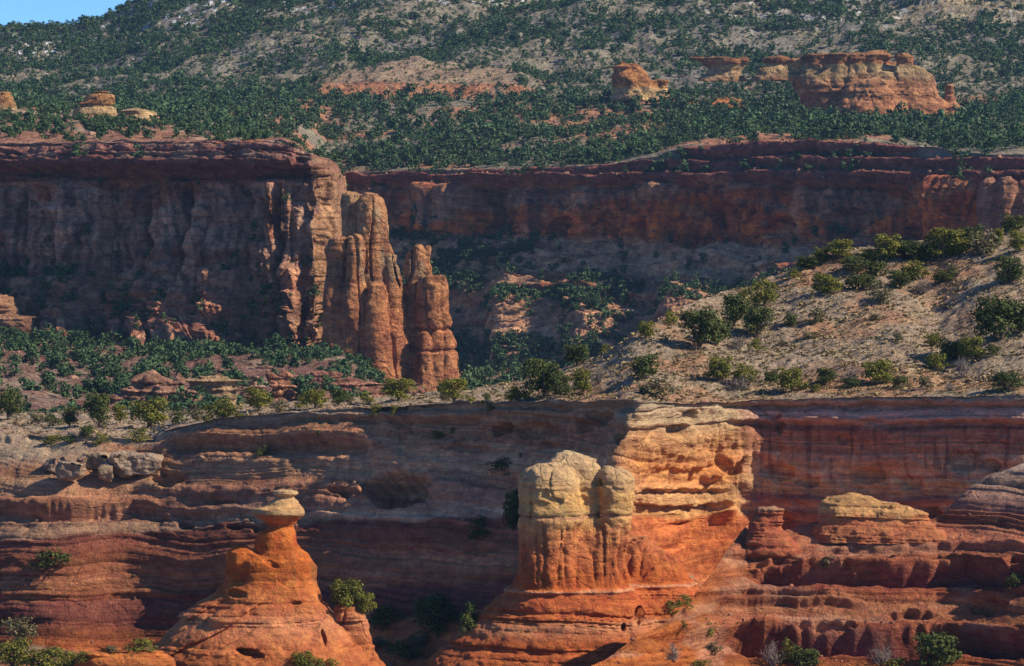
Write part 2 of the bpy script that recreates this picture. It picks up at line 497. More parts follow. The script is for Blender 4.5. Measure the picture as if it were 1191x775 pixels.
# bed colours
nz = fbm(X * .12, D * .06, Z * .3, 4, 51)
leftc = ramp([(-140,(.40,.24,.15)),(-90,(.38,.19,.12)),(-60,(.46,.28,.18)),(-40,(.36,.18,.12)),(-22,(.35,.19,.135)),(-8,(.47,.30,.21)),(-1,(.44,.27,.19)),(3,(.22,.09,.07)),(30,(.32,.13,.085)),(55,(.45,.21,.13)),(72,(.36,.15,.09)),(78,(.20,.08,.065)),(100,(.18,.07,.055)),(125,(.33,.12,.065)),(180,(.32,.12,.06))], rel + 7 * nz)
rightc = ramp([(-140,(.46,.33,.25)),(-108,(.50,.31,.24)),(-100,(.42,.20,.14)),(-70,(.50,.26,.17)),(-52,(.55,.32,.20)),(-35,(.52,.30,.21)),(-20,(.40,.20,.16)),(-6,(.48,.28,.20)),(4,(.36,.13,.08)),(100,(.38,.14,.07))], rel + 5 * nz)
finc = ramp([(-140,(.48,.37,.26)),(-112,(.54,.41,.27)),(-95,(.60,.355,.20)),(-60,(.62,.295,.14)),(-40,(.60,.31,.16)),(-25,(.63,.39,.22)),(-5,(.63,.355,.18)),(2,(.54,.205,.105)),(60,(.52,.185,.10)),(95,(.54,.25,.14)),(103,(.46,.165,.09)),(200,(.42,.16,.09))], rel + 4 * nz)
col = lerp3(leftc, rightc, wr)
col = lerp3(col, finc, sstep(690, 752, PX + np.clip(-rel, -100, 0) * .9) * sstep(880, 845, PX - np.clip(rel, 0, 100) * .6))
streak = sstep(.12, .42, fbm(X * .9, 0, Z * .07, 3, 71)) * sstep(-108, -96, rel) * sstep(0, -30, rel) * (.25 + .75 * wr) * (1 - .6 * fin)
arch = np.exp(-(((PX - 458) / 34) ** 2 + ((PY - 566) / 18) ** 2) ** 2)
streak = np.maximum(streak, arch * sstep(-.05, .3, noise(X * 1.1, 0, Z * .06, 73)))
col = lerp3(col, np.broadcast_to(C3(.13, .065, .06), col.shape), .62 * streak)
band_ = np.exp(-((PY - 566) / 26) ** 2) * wr
col = lerp3(col, np.broadcast_to(C3(.60, .40, .22), col.shape), .75 * band_ * sstep(-.1, .5, thin.tint(Z * 1.1 + warp) + .6 * noise(X * .08, 0, Z * .3, 48)))
col = lerp3(col, np.broadcast_to(C3(.62, .40, .33), col.shape), .6 * wr * sstep(500, 488, PY) * sstep(-.2, .5, beds.tint(Z * 1.3 + warp) + .5 * noise(X * .1, 0, Z * .5, 49)))
col = col * (1 + (.20 + .04 * wr) * beds.tint(Z + warp) + (.20 + .02 * wr) * thin.tint(Z + 1.3 * warp))[..., None]
col = col * (1 + .2 * wr * (1 - fin) + .5 * sstep(330, 440, PX) * sstep(735, 700, PX))[..., None]  # brighter right wall; a lift painted into the fin's shadow zone
flat = (1 - face) * .7
col = lerp3(col, np.broadcast_to(C3(.44, .36, .27), col.shape), np.maximum(flat, .8 * sstep(150, 90, PX) * sstep(548, 530, PY)))
cliff_P = P
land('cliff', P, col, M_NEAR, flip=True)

# ---- the hill and bench behind the rim
SIL = [(-130,478),(0,480),(100,482),(190,479),(300,472),(420,463),(540,456),(590,449),(640,436),(690,412),(740,389),(800,359),(850,335),(900,315),(940,301),(1000,290),(1060,284),(1130,274),(1191,264),(1330,246)]
px = np.linspace(-130, 1330, 900)
py0 = ip(RIM, px) + 2.2 * fbm(px * .03, 0, 0, 4, 2) + .6
D0 = drim(px) - .5
py1 = ip(SIL, px) + 1.5 * fbm(px * .02, 0, 0, 3, 7)
dd = ip([(-130,60),(420,52),(560,62),(700,74),(900,96),(1330,118)], px)
t = np.linspace(0, 1.5, 330)[:, None]
Dh = D0[None] + dd[None] * t
z0 = (HY - py0) * D0 / F; z1 = (HY - py1) * (D0 + dd) / F
g = np.where(t < 1, t - .10 * np.sin(np.pi * np.clip(t, 0, 1)) * 1.0, 1 - 1.3 * (t - 1) ** 2 - .15 * (t - 1))
Zh = z0[None] + (z1 - z0)[None] * g - np.where(t > 1, (t - 1) * 26, 0)
Xh = (px[None] - CX) * Dh / F
big = sstep(520, 720, px)[None]
edge = sstep(0, .12, t)
Zh = Zh + edge * (.5 + 1.0 * big) * fbm(Xh * .06, Dh * .05, 2, 4, 81) + edge * .30 * fbm(Xh * .45, Dh * .40, 1, 3, 83) + edge * .10 * noise(Xh * 1.6, Dh * 1.5, 0, 85)
Zh -= big * 2.2 * np.exp(-((px[None] - (1105 - 40 * (t - .3))) / 34) ** 2) * sstep(.02, .25, t) * sstep(1, .7, t)
hc = lerp3(np.broadcast_to(C3(.35, .28, .215), Xh.shape + (3,)), np.broadcast_to(C3(.40, .25, .17), Xh.shape + (3,)), sstep(-.1, .45, fbm(Xh * .07, Dh * .05, 0, 4, 91) + .35 * sstep(.35, .05, t)))
hc = lerp3(hc, np.broadcast_to(C3(.34, .29, .21), hc.shape), .6 * sstep(.1, .5, fbm(Xh * .25, Dh * .2, 5, 3, 95)))
hc = lerp3(hc, np.broadcast_to(C3(.42, .34, .27), hc.shape), (1 - big) * .6 * np.ones_like(t))
hill_P = np.stack([Xh, Dh, Zh], -1)
land('hill', hill_P, hc, M_SOIL, skirt=(0, 6, -1.0))

# ---- red slickrock outcrop, lower right
TOP = [(690,775),(705,768),(735,745),(770,727),(800,703),(810,690),(833,660),(850,634),(868,612),(885,616),(905,618),(930,612),(955,606),(1000,606),(1078,606),(1098,600),(1112,585),(1130,566),(1150,553),(1175,544),(1191,539),(1215,545),(1250,575),(1330,610)]
px = np.linspace(688, 1330, 640)
top = ip(TOP, px) + 1.2 * fbm(px * .05, 0, 0, 3, 12)
D0 = ip([(688,447),(740,455),(800,470),(870,487),(955,489),(1080,489),(1110,486),(1191,480),(1330,480)], px)
XS = [690, 800, 900, 1080, 1130, 1330]
YS = [540, 580, 615, 655, 690, 720, 760, 830]
SL = [[40, 40, 40, 40, 40, 32, 30, 26], [44, 44, 44, 40, 50, 34, 32, 26], [34, 34, 34, 40, 50, 36, 38, 30],
      [30, 30, 24, 38, 50, 36, 38, 30], [14, 40, 36, 38, 48, 37, 38, 30], [30, 36, 34, 38, 48, 37, 38, 30]]
PX, PY, D = relief(px, top, np.full_like(px, 840), 320, D0, lambda a, b: ip2(XS, YS, SL, a, b))
anchor = ip([(688,447),(740,455),(800,470),(870,486),(1000,487),(1090,488),(1191,481),(1330,474)], px)
at = np.array([np.interp(612, PY[:, j], D[:, j]) for j in range(len(px))])
D = D + (anchor - at)[None] * sstep(860, 890, px)[None]
X, Z = (PX - CX) * D / F, (HY - PY) * D / F
beds2, thin2 = Beds(23, -90, 0, 1.1), Beds(24, -90, 0, .35)
dip = Z + .03 * X + .6 * fbm(X * .06, D * .06, Z * .06, 3, 25)
cross = Z - .28 * X + .25 * D
lowl = sstep(850, 790, PX)
domel = sstep(1085, 1110, PX) * sstep(625, 600, PY)
disp = (.55 + .5 * lowl + .5 * domel) * beds2.out(dip) + .22 * thin2.out(np.where(PY > 690, cross, dip)) + .6 * fbm(X * .08, D * .08, Z * .22, 5, 27)
for (x0, x1, y0, amp, thk) in ((880, 1330, 672, 2.2, 6), (860, 1330, 752, 2.4, 8), (830, 1000, 700, .7, 3), (960, 1330, 641, .6, 3), (760, 900, 745, 1.2, 6)):
    yy = y0 + 6 * noise(PX * .02, 3, y0, 6) + 3 * noise(PX * .07, 5, y0, 6)
    wgt = sstep(x0 - 15, x0 + 20, PX) * sstep(x1 + 10, x1 - 12, PX)
    disp += wgt * amp * (.6 * np.exp(-((PY - yy + 1.8 * thk) / (1.2 * thk)) ** 2) - np.exp(-((PY - yy) / thk) ** 2))
disp -= caves(PX, PY, [(975, 668, 60, 10, 1.6), (860, 742, 26, 9, 2), (1150, 700, 24, 9, 1.6), (960, 730, 50, 10, 1.6), (1060, 712, 30, 8, 1.2), (1185, 655, 16, 10, 1.2), (905, 660, 30, 7, 1.0), (1090, 745, 40, 10, 1.5)])
disp *= .3 + .7 * sstep(0, 8, PY - top[None])
P = displaced(PX, PY, D, disp)
nz = fbm(X * .12, D * .1, Z * .3, 4, 28)
col = ramp([(530,(.42,.32,.26)),(566,(.34,.24,.20)),(592,(.32,.18,.15)),(604,(.44,.19,.125)),(640,(.47,.20,.135)),(660,(.40,.16,.09)),(690,(.34,.12,.075)),(700,(.46,.21,.13)),(735,(.36,.14,.085)),(760,(.30,.10,.06)),(780,(.42,.17,.08))], PY + 6 * nz)
col = lerp3(col, np.broadcast_to(C3(.46, .17, .075), col.shape), lowl * .8)
col = lerp3(col, np.broadcast_to(C3(.50, .30, .22), col.shape), .45 * sstep(.1, .4, fbm(X * .08, D * .1, Z * .4, 4, 29)))
for yb, hb_ in ((672, 11), (752, 12)):  # purple shade of the undercut ledges, painted into the stone colour
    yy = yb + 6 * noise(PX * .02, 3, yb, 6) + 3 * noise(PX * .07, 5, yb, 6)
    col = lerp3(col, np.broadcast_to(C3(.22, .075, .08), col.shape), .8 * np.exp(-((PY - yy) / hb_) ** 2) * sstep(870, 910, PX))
col = .9 * col * (1 + .22 * beds2.tint(dip) + .26 * thin2.tint(np.where(PY > 690, cross, dip)))[..., None]
outcrop_P = P
# a back, so that the outcrop is solid
back = []
for k in range(1, 9):
    q = P[0].copy(); q[:, 1] += 1.2 * k; q[:, 2] -= .12 * k ** 2 * 1.2
    back.append(q)
P = np.concatenate([np.array(back)[::-1], P], 0); col = np.concatenate([np.repeat(col[:1], 8, 0), col], 0)
o = land('slickrock_outcrop', P, col, M_NEAR, None, flip=True)
del o['kind']
tag(o, 'broad red slickrock outcrop with dark undercut ledges filling the lower right corner', 'rock')

# ---- canyon floor below the left mesa
px = np.linspace(-150, 640, 520)
Dr = np.linspace(800, 1345, 230)[:, None]
Dc = Dr + 0 * px[None]
pyf = ip([(800,536),(900,500),(1000,468),(1100,442),(1230,412),(1345,392)], Dc)
Xc = (px[None] - CX) * Dc / F
Zc = (HY - pyf) * Dc / F + 3.0 * fbm(Xc * .03, Dc * .02, 0, 5, 101) + 1.6 * sstep(130, 0, px)[None] * np.ones_like(Dc)
Zc = Zc - 13 * sstep(395, 475, px)[None] * sstep(860, 980, Dc)
bz = Beds(33, -120, 40, 2.2)
Zc = Zc + 1.7 * bz.out(Zc * 1.3) + .8 * fbm(Xc * .12, Dc * .10, 3, 4, 102)
fc = lerp3(np.broadcast_to(C3(.25, .135, .11), Xc.shape + (3,)), np.broadcast_to(C3(.30, .22, .17), Xc.shape + (3,)), sstep(-.2, .4, fbm(Xc * .04, Dc * .03, 2, 4, 103)))
floor_P = np.stack([Xc, Dc, Zc], -1)
land('canyon_floor', floor_P, fc, M_MID)

# ---- left mesa
MR = [(-150,166),(0,167),(150,165),(330,163),(348,170),(362,182),(384,186),(392,190),(399,205)]
px = np.concatenate([np.linspace(-150, 378, 560), np.linspace(378.6, 401, 70)])
top = ip(MR, px) + 1.6 * fbm(px * .05, 0, 0, 3, 13)
D0 = ip([(-150,1366),(0,1334),(200,1292),(352,1263),(362,1258),(372,1260),(384,1268),(392,1286),(401,1340)], px)
XS = [-150, 100, 300, 385, 401]
YS = [160, 186, 200, 212, 330, 370, 400, 430]
SL = [[34, 44, 70, 84, 82, 50, 36, 30], [34, 44, 70, 85, 84, 76, 40, 30], [40, 55, 74, 86, 85, 78, 60, 34], [80, 84, 84, 86, 86, 82, 70, 40], [80, 84, 84, 86, 86, 82, 70, 40]]
PX, PY, D = relief(px, top, np.full_like(px, 440.), 345, D0, lambda a, b: ip2(XS, YS, SL, a, b))
X, Z = (PX - CX) * D / F, (HY - PY) * D / F
b3 = Beds(41, -70, 60, 1.7)
wrp = 1.0 * fbm(X * .03, D * .03, Z * .03, 3, 111)
cap = sstep(214, 204, PY + 4 * noise(X * .05, 0, 0, 4))
disp = cap * 2.4 * b3.out(Z + wrp) + (1 - cap) * .35 * b3.out(Z + wrp)
jn = 1.6 * noise(X * .055, 0, Z * .010, 301) + .5 * noise(X * .17, 2, Z * .03, 302)
st_ = np.floor(jn * 5) ; fr_ = jn * 5 - st_
disp += (1 - cap) * 1.9 * (st_ + sstep(.45, .55, fr_))
jm = noise(X * .12, 7, Z * .16, 303) * 4
disp += (1 - cap) * .7 * (np.floor(jm) + sstep(.35, .65, jm - np.floor(jm)))
disp += (1 - cap) * sstep(335, 350, PY) * 1.8 * b3.out(Z * .8 + wrp)
disp += (1 - cap) * (.9 * (billow(X * .045 + .2 * noise(X * .1, Z * .04, 2, 9), 0, Z * .008, 113) - .6) + .7 * (billow(X * .12 + .3 * noise(X * .1, Z * .06, 0, 9), 1, Z * .02, 115) - .6))
blocks = (st_, fr_)
low = sstep(290, 345, PY + 14 * noise(X * .06, 2, Z * .03, 3))
disp += low * (1 - cap) * (1.8 * (billow(X * .09, 4, Z * .03, 117) - .45) + 1.0)
disp += 1.5 * fbm(X * .05, D * .03, Z * .07, 5, 119) + .7 * fbm(X * .25, D * .2, Z * .3, 3, 120)
disp -= 4.5 * np.exp(-((PY - 204 - 2 * noise(X * .06, 1, 1, 5)) / 5.5) ** 2) * sstep(380, 355, PX)
for cx_, w_, y0_, y1_, a_ in ((62, 2.2, 218, 330, 2.0), (22, 2, 222, 300, 1.6), (118, 2.5, 222, 330, 1.6), (212, 2.6, 216, 330, 2.6), (233, 1.8, 222, 380, 1.4), (325, 3, 212, 400, 3.4), (355, 2, 235, 390, 1.8), (170, 2, 225, 350, 1.5), (278, 1.8, 225, 320, 1.2)):
    xx = cx_ + (PY - 260) * -.02 + 4 * noise(PY * .03, cx_, 0, 4)
    disp -= 1.9 * a_ * np.exp(-((PX - xx) / (1.25 * w_)) ** 2) * sstep(y0_ - 6, y0_ + 6, PY) * sstep(y1_ + 20, y1_ - 10, PY)
disp -= caves(PX, PY, [(128, 262, 9, 8, 2.4), (150, 330, 10, 7, 2), (200, 322, 14, 7, 2), (245, 345, 14, 8, 2)])
for (x_, y_, rx_, ry_, a_) in ((295, 300, 20, 22, 3.2), (263, 340, 15, 34, 4), (140, 345, 14, 30, 3), (205, 345, 12, 26, 3), (335, 350, 13, 44, 3.5), (180, 350, 9, 26, 2.2)):
    disp += a_ * sstep(1.2, .5, ((PX - x_) / rx_) ** 2 + ((PY - y_) / ry_) ** 4)
for y_, a_ in ((340, 1.3), (356, 1.5), (371, 1.9), (386, 1.7)):
    yy = y_ + 7 * noise(PX * .022, y_, 0, 12) + 2.5 * noise(PX * .09, y_, 2, 12)
    disp += a_ * sstep(-1.4, 1.4, PY - yy) * sstep(352, 335, PX)
yy = 322 + 6 * noise(PX * .03, 9, 0, 12)
disp += 4.5 * sstep(-3, 3, PY - yy) * sstep(128, 96, PX + 6 * noise(PY * .08, 0, 4, 12))
for y_, a_ in ((174, 1.6), (183, 2.0), (192, 1.8)):
    yy = y_ + 3 * noise(PX * .03, y_, 0, 12) + 1.5 * noise(PX * .12, y_, 2, 12)
    disp += (a_ * sstep(-1, 1, PY - yy) - a_ * sstep(196, 200, PY)) * sstep(366, 345, PX)
# alcove ledges in the cap tier
disp *= (.3 + .7 * sstep(0, 5, PY - top[None])) * (1 - .6 * sstep(376, 392, PX))
P = displaced(PX, PY, D, disp)
nz = fbm(X * .05, D * .04, Z * .1, 4, 121)
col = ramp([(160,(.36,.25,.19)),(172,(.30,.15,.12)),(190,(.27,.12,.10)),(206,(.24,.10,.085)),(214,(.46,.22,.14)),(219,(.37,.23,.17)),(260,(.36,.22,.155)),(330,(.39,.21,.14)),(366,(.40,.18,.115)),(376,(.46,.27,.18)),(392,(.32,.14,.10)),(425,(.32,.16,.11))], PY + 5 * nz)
nose_w = sstep(352, 374, PX)
jt = np.exp(-((blocks[1] - .5) / .07) ** 2) * (1 - cap)
btint = .16 * np.sin(blocks[0] * 12.9) * (1 - cap)
col = col * (1 + btint)[..., None]
col = lerp3(col, np.broadcast_to(C3(.10, .06, .05), col.shape), .55 * jt)
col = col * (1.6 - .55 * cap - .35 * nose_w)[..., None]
pale = sstep(.12, .3, noise(X * .16, D * .08, Z * .4, 127)) * cap * sstep(200, 185, PY)
col = lerp3(col, np.broadcast_to(C3(.46, .30, .22), col.shape), .75 * pale)
nose = sstep(352, 374, PX) * sstep(186, 205, PY)
col = lerp3(col, np.broadcast_to(C3(.46, .26, .15), col.shape), nose * .85)
col = lerp3(col, np.broadcast_to(C3(.42, .15, .08), col.shape), .8 * sstep(.22, .5, fbm(X * .05, 0, Z * .06, 3, 123)) * (1 - nose))
varn = sstep(.05, .4, fbm(X * .22, 0, Z * .025, 4, 125)) * sstep(214, 224, PY) * sstep(360, 300, PY)
col = lerp3(col, np.broadcast_to(C3(.17, .11, .095), col.shape), .6 * varn * (1 - nose))
crk = sstep(.10, .0, np.abs(noise(X * .07 + .4 * noise(X * .05, Z * .05, 3, 7), 6, Z * .012, 128))) * sstep(212, 222, PY) * sstep(395, 370, PY) * sstep(-.1, .2, noise(X * .04, 0, Z * .03, 129))
col = lerp3(col, np.broadcast_to(C3(.09, .055, .05), col.shape), .7 * crk * (1 - nose))
col = lerp3(col, np.broadcast_to(C3(.50, .24, .14), col.shape), .6 * low * sstep(.0, .35, noise(X * .12, 1, Z * .07, 130)) * (1 - nose))
col = col * (1 + .14 * b3.tint(Z + wrp))[..., None]
mesa_P = P
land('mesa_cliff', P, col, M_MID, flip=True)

# ---- top of the left mesa, rising away from its rim
t = np.linspace(0, 1, 150)[:, None]
px = np.linspace(-150, 400, 430)
D0 = ip([(-150,1366),(0,1334),(200,1292),(352,1263),(362,1258),(372,1260),(384,1268),(392,1286),(400,1330)], px) - 1.0
py0 = ip(MR, px) + 1.0
D1 = ip([(-150,1720),(0,1680),(250,1640),(400,1700)], px)
py1 = ip([(-150,128),(0,126),(130,133),(200,143),(300,168),(350,196),(400,230)], px)
Dt = D0[None] + (D1 - D0)[None] * t
z0 = (HY - py0) * D0 / F; z1 = (HY - py1) * D1 / F
Zt = z0[None] + (z1 - z0)[None] * t
Xt = (px[None] - CX) * Dt / F
Zt = Zt + sstep(0, .06, t) * (2.6 * fbm(Xt * .03, Dt * .03, 1, 5, 131) + .8 * Beds(44, -80, 120, 2.0).out(Zt * 1.0 + 1.5 * fbm(Xt * .03, Dt * .03, 5, 3, 133)))
tc = lerp3(np.broadcast_to(C3(.38, .20, .14), Xt.shape + (3,)), np.broadcast_to(C3(.42, .32, .24), Xt.shape + (3,)), sstep(-.15, .4, fbm(Xt * .04, Dt * .03, 2, 4, 135) + .5 * (t - .35)))
mesatop_P = np.stack([Xt, Dt, Zt], -1)
land('mesa_top', mesatop_P, tc, M_MID, skirt=(0, 1.5, -5))

# ---- far cliff across the canyon
FR = [(340,205),(450,200),(520,198),(600,197),(700,192),(760,182),(800,172),(860,166),(930,163),(1000,166),(1080,172),(1140,178),(1191,180),(1360,186)]
FD = [(340,1960),(450,1910),(600,1850),(760,1795),(900,1748),(1050,1690),(1130,1655),(1191,1640),(1360,1600)]
px = np.linspace(340, 1360, 900)
top = ip(FR, px) + 2.0 * fbm(px * .03, 0, 0, 4, 14)
D0 = ip(FD, px)
foot = ip([(340,270),(560,275),(700,280),(860,284),(960,282),(1060,290),(1140,300),(1360,300)], px)
wallt = ip([(340,216),(600,214),(700,214),(860,212),(1000,214),(1140,212),(1360,210)], px)
def sl_far(a, b):
    wt, ft = np.interp(a, px, wallt), np.interp(a, px, foot)
    s = np.where(b < wt, 42, np.where(b < ft, 83, 33))
    return s + np.where(b > ft + 60, 4, 0)
PX, PY, D = relief(px, top, np.full_like(px, 480.), 400, D0, sl_far)
X, Z = (PX - CX) * D / F, (HY - PY) * D / F
b4 = Beds(51, -110, 80, 1.9)
wrp = 2 * fbm(X * .02, D * .02, Z * .02, 3, 141)
WT, FT = wallt[None] + 3 * noise(PX * .03, 0, 2, 4), foot[None] + 9 * noise(PX * .018, 0, 0, 4)
cap = sstep(3, -3, PY - WT); tal = sstep(-4, 6, PY - FT); wall = (1 - cap) * (1 - tal)
disp = cap * 3.4 * b4.out(Z + wrp) + tal * 1.5 * b4.out(Z + wrp) + .5 * wall * b4.out(Z + wrp)
jn = 1.6 * noise(X * .045, 0, Z * .012, 305) + .5 * noise(X * .14, 2, Z * .03, 306)
disp += wall * 2.4 * (np.floor(jn * 5) + sstep(.45, .55, jn * 5 - np.floor(jn * 5)))
fblocks = (np.floor(jn * 5), jn * 5 - np.floor(jn * 5))
disp -= wall * caves(PX, PY, [(590, 256, 16, 16, 6), (655, 262, 20, 12, 7), (700, 258, 10, 16, 5), (748, 262, 14, 12, 6), (838, 250, 22, 22, 7), (905, 262, 20, 14, 6), (985, 255, 26, 18, 7), (1060, 270, 20, 14, 6), (555, 245, 9, 16, 5)], 8)
disp += wall * (1.2 * (billow(X * .04 + .25 * noise(X * .06, Z * .03, 2, 9), 0, Z * .006, 143) - .6) + 1.0 * (billow(X * .11 + .3 * noise(X * .1, Z * .05, 0, 9), 1, Z * .015, 145) - .6))
disp += (1.7 + 1.5 * tal) * fbm(X * .03, D * .02, Z * .05, 5, 147) + .8 * fbm(X * .16, D * .1, Z * .22, 3, 148)
for y_, a_ in ((301, 3.2), (317, 4), (331, 3), (344, 3.4), (364, 4.5), (378, 3)):
    yy = y_ + 12 * noise(PX * .012, y_, 0, 13) + 4 * noise(PX * .05, y_, 2, 13)
    disp += a_ * sstep(-1.5, 1.5, PY - yy) * sstep(-.3, .1, noise(PX * .01, y_, 5, 14)) * tal
for (x0, x1, y0, amp, thk) in ((540, 1330, 318, 2.4, 7), (520, 800, 366, 2.6, 7), (640, 1000, 345, 1.5, 6), (380, 1330, 214, 2.0, 4), (700, 1330, 196, 1.6, 4), (560, 700, 300, 1, 5)):
    yy = y0 + 9 * noise(PX * .012, 3, y0, 6) + 4 * noise(PX * .05, 5, y0, 6)
    wgt = sstep(x0 - 15, x0 + 25, PX) * sstep(x1 + 10, x1 - 30, PX)
    disp += wgt * amp * (.7 * np.exp(-((PY - yy + 1.6 * thk) / thk) ** 2) - np.exp(-((PY - yy) / thk) ** 2))
disp *= .3 + .7 * sstep(0, 5, PY - top[None])
P = displaced(PX, PY, D, disp)
nz = fbm(X * .03, D * .03, Z * .08, 4, 151)
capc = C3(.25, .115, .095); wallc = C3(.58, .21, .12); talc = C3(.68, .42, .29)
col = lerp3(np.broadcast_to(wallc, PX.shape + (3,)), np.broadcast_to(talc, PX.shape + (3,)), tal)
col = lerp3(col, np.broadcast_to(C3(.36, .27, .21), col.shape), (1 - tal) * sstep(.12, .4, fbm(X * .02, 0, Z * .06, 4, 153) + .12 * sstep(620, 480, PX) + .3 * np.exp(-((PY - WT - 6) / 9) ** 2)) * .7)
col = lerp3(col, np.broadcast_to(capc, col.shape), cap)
buff = np.exp(-((PY - WT - 3) / 4.5) ** 2) * sstep(-.2, .3, noise(X * .03, 0, 3, 158)) + wall * .8 * sstep(.2, .45, fbm(X * .05, 0, Z * .06, 3, 159))
col = lerp3(col, np.broadcast_to(C3(.56, .33, .22), col.shape), np.clip(.75 * buff, 0, 1))
varn = sstep(.08, .4, fbm(X * .16, 0, Z * .02, 4, 155)) * wall
col = lerp3(col, np.broadcast_to(C3(.16, .075, .07), col.shape), .55 * varn)
col = lerp3(col, np.broadcast_to(C3(.33, .12, .085), col.shape), tal * .7 * sstep(.1, .4, fbm(X * .02, 0, Z * .15, 4, 157)))
col = col * (1 + .18 * wall * np.sin(fblocks[0] * 12.9))[..., None]
col = lerp3(col, np.broadcast_to(C3(.10, .05, .045), col.shape), .5 * wall * np.exp(-((fblocks[1] - .5) / .07) ** 2))
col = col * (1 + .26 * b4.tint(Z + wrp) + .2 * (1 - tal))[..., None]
farcliff_P = P
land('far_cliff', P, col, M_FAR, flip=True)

# ---- wooded bench above the far cliff and the mountain slope behind it
px = np.linspace(-160, 1370, 900)
left = sstep(330, 420, px)
Ds = ip([(-160,1640),(330,1660)] + [(380, 1940)] + FD[1:], px) - 1.5
ps = ip([(-160,146),(250,150),(330,190)] + [(380, 202)] + FR[1:], px) + np.where(px > 360, 2.0 * fbm(px * .03, 0, 0, 4, 14), 0) + .8
Dm = 2330 + 0 * px
pm = ip([(-160,118),(60,120),(200,118),(340,106),(480,106),(600,104),(720,108),(800,112),(900,112),(1050,118),(1130,120),(1191,112),(1370,108)], px)
RDG = [(-160,38),(0,33),(60,31),(100,28),(118,24),(135,16),(152,5),(180,-12),(260,-40),(420,-60),(800,-75),(1370,-85)]
pr = ip(RDG, px) + 1.6 * fbm(px * .04, 0, 0, 4, 15)
Dr = 2860 + 0 * px
t = np.concatenate([np.linspace(0, 1, 260), np.linspace(1, 2, 360)[1:], np.linspace(2, 2.4, 20)[1:]])[:, None]
a, b = np.clip(t, 0, 1), np.clip(t - 1, 0, 1)
Df = Ds + (Dm - Ds) * a + (Dr - Dm) * b + np.clip(t - 2, 0, 1) * 900
zs, zm, zr = (HY - ps) * Ds / F, (HY - pm) * Dm / F, (HY - pr) * Dr / F
Zf = zs + (zm - zs) * (a ** 1.15) + (zr - zm) * (.75 * b + .25 * b ** 2) - np.clip(t - 2, 0, 1) * 130
Xf = (px[None] - CX) * Df / F
up = sstep(1, 1.15, t) * sstep(2.0, 1.9, t)
amp = sstep(0, .05, t) * sstep(2.05, 1.97, t)
Zf = Zf + amp * (3.2 * fbm(Xf * .018, Df * .012, 0, 5, 161) + up * (9 * fbm(Xf * .010 + .3, Df * .006, 3, 4, 163) + 2.2 * fbm(Xf * .05, Df * .04, 3, 3, 164)))
pyf = HY - Zf * F / Df
# the tan bench with its thin red edge, and the bare knoll at the right
knoll = np.exp(-(((px[None] - 1135) / 85) ** 2 + ((t - 1.62) / .14) ** 2) ** 1.5)
Zf = Zf + knoll * (7 + 2.0 * Beds(61, 60, 250, 3).out(Zf))
tan_b = sstep(350, 385, px)[None] * sstep(625, 580, px)[None] * sstep(.93, 1.0, t) * sstep(1.2, 1.08, t)
Zf = Zf + tan_b * 1.2 + 4 * sstep(.955, .962, t) * sstep(1.3, 1.0, t) * sstep(350, 385, px)[None] * sstep(640, 600, px)[None]
n1 = fbm(Xf * .012, Df * .008, 7, 4, 165); n2 = fbm(Xf * .05, Df * .035, 9, 3, 167)
soil = lerp3(np.broadcast_to(C3(.225, .205, .16), Xf.shape + (3,)), np.broadcast_to(C3(.38, .21, .14), Xf.shape + (3,)), sstep(.1, .5, n1 + .35 * sstep(1.0, .75, t) + .2 * n2 - .35 * sstep(.7, .2, t)) * sstep(1.12, .98, t))
soil = lerp3(soil, np.broadcast_to(C3(.20, .195, .185), soil.shape), up * sstep(-.05, .3, n1 + .4 * n2) * .7)
soil = lerp3(soil, np.broadcast_to(C3(.40, .33, .22), soil.shape), knoll)
soil = lerp3(soil, np.broadcast_to(C3(.33, .24, .17), soil.shape), .85 * tan_b)
edge_ = sstep(350, 385, px)[None] * sstep(640, 600, px)[None] * sstep(.925, .945, t) * sstep(1.0, .975, t)
soil = lerp3(soil, np.broadcast_to(C3(.38, .18, .11), soil.shape), edge_ * .9 * sstep(-.6, -.1, n2 + .3 * noise(Xf * .03, 2, 2, 172)))
patch = np.exp(-((px[None] - 838) / 46) ** 2 - ((t - .80) / .10) ** 2)
soil = lerp3(soil, np.broadcast_to(C3(.52, .22, .10), soil.shape), sstep(.3, .6, patch + .3 * n2))
snow = up * (1 - knoll) * sstep(1.28, 1.75, t) * sstep(.27, .37, fbm(Xf * .20, Df * .07, 11, 4, 169) + .08 * sstep(1.3, 1.9, t)) * sstep(-.15, .1, noise(Xf * .006, Df * .006, 4, 171))
soil = lerp3(soil, np.broadcast_to(C3(.74, .77, .82), soil.shape), .85 * snow)
bench_P = np.stack([Xf, Df, Zf], -1)
land('mountain', bench_P, soil, M_LAND, skirt=(0, 1.5, -5))
BENCH = dict(px=px, t=t[:, 0], n1=n1, n2=n2, knoll=knoll, tan=tan_b, patch=patch, edge=edge_)

# ================================================================== ROCK FORMATIONS
def std_disp(beds_, a_bed, a_big, f_big, a_fine, f_fine, wv=.6):
    def d(X, Y, Z, px_, py_):
        w = wv * noise(X * f_big, Y * f_big, Z * f_big, 3)
        return a_bed * beds_.out(Z + w) + a_big * fbm(X * f_big, Y * f_big, Z * f_big, 3, 5) + a_fine * fbm(X * f_fine, Y * f_fine, Z * f_fine, 3, 8)
    return d

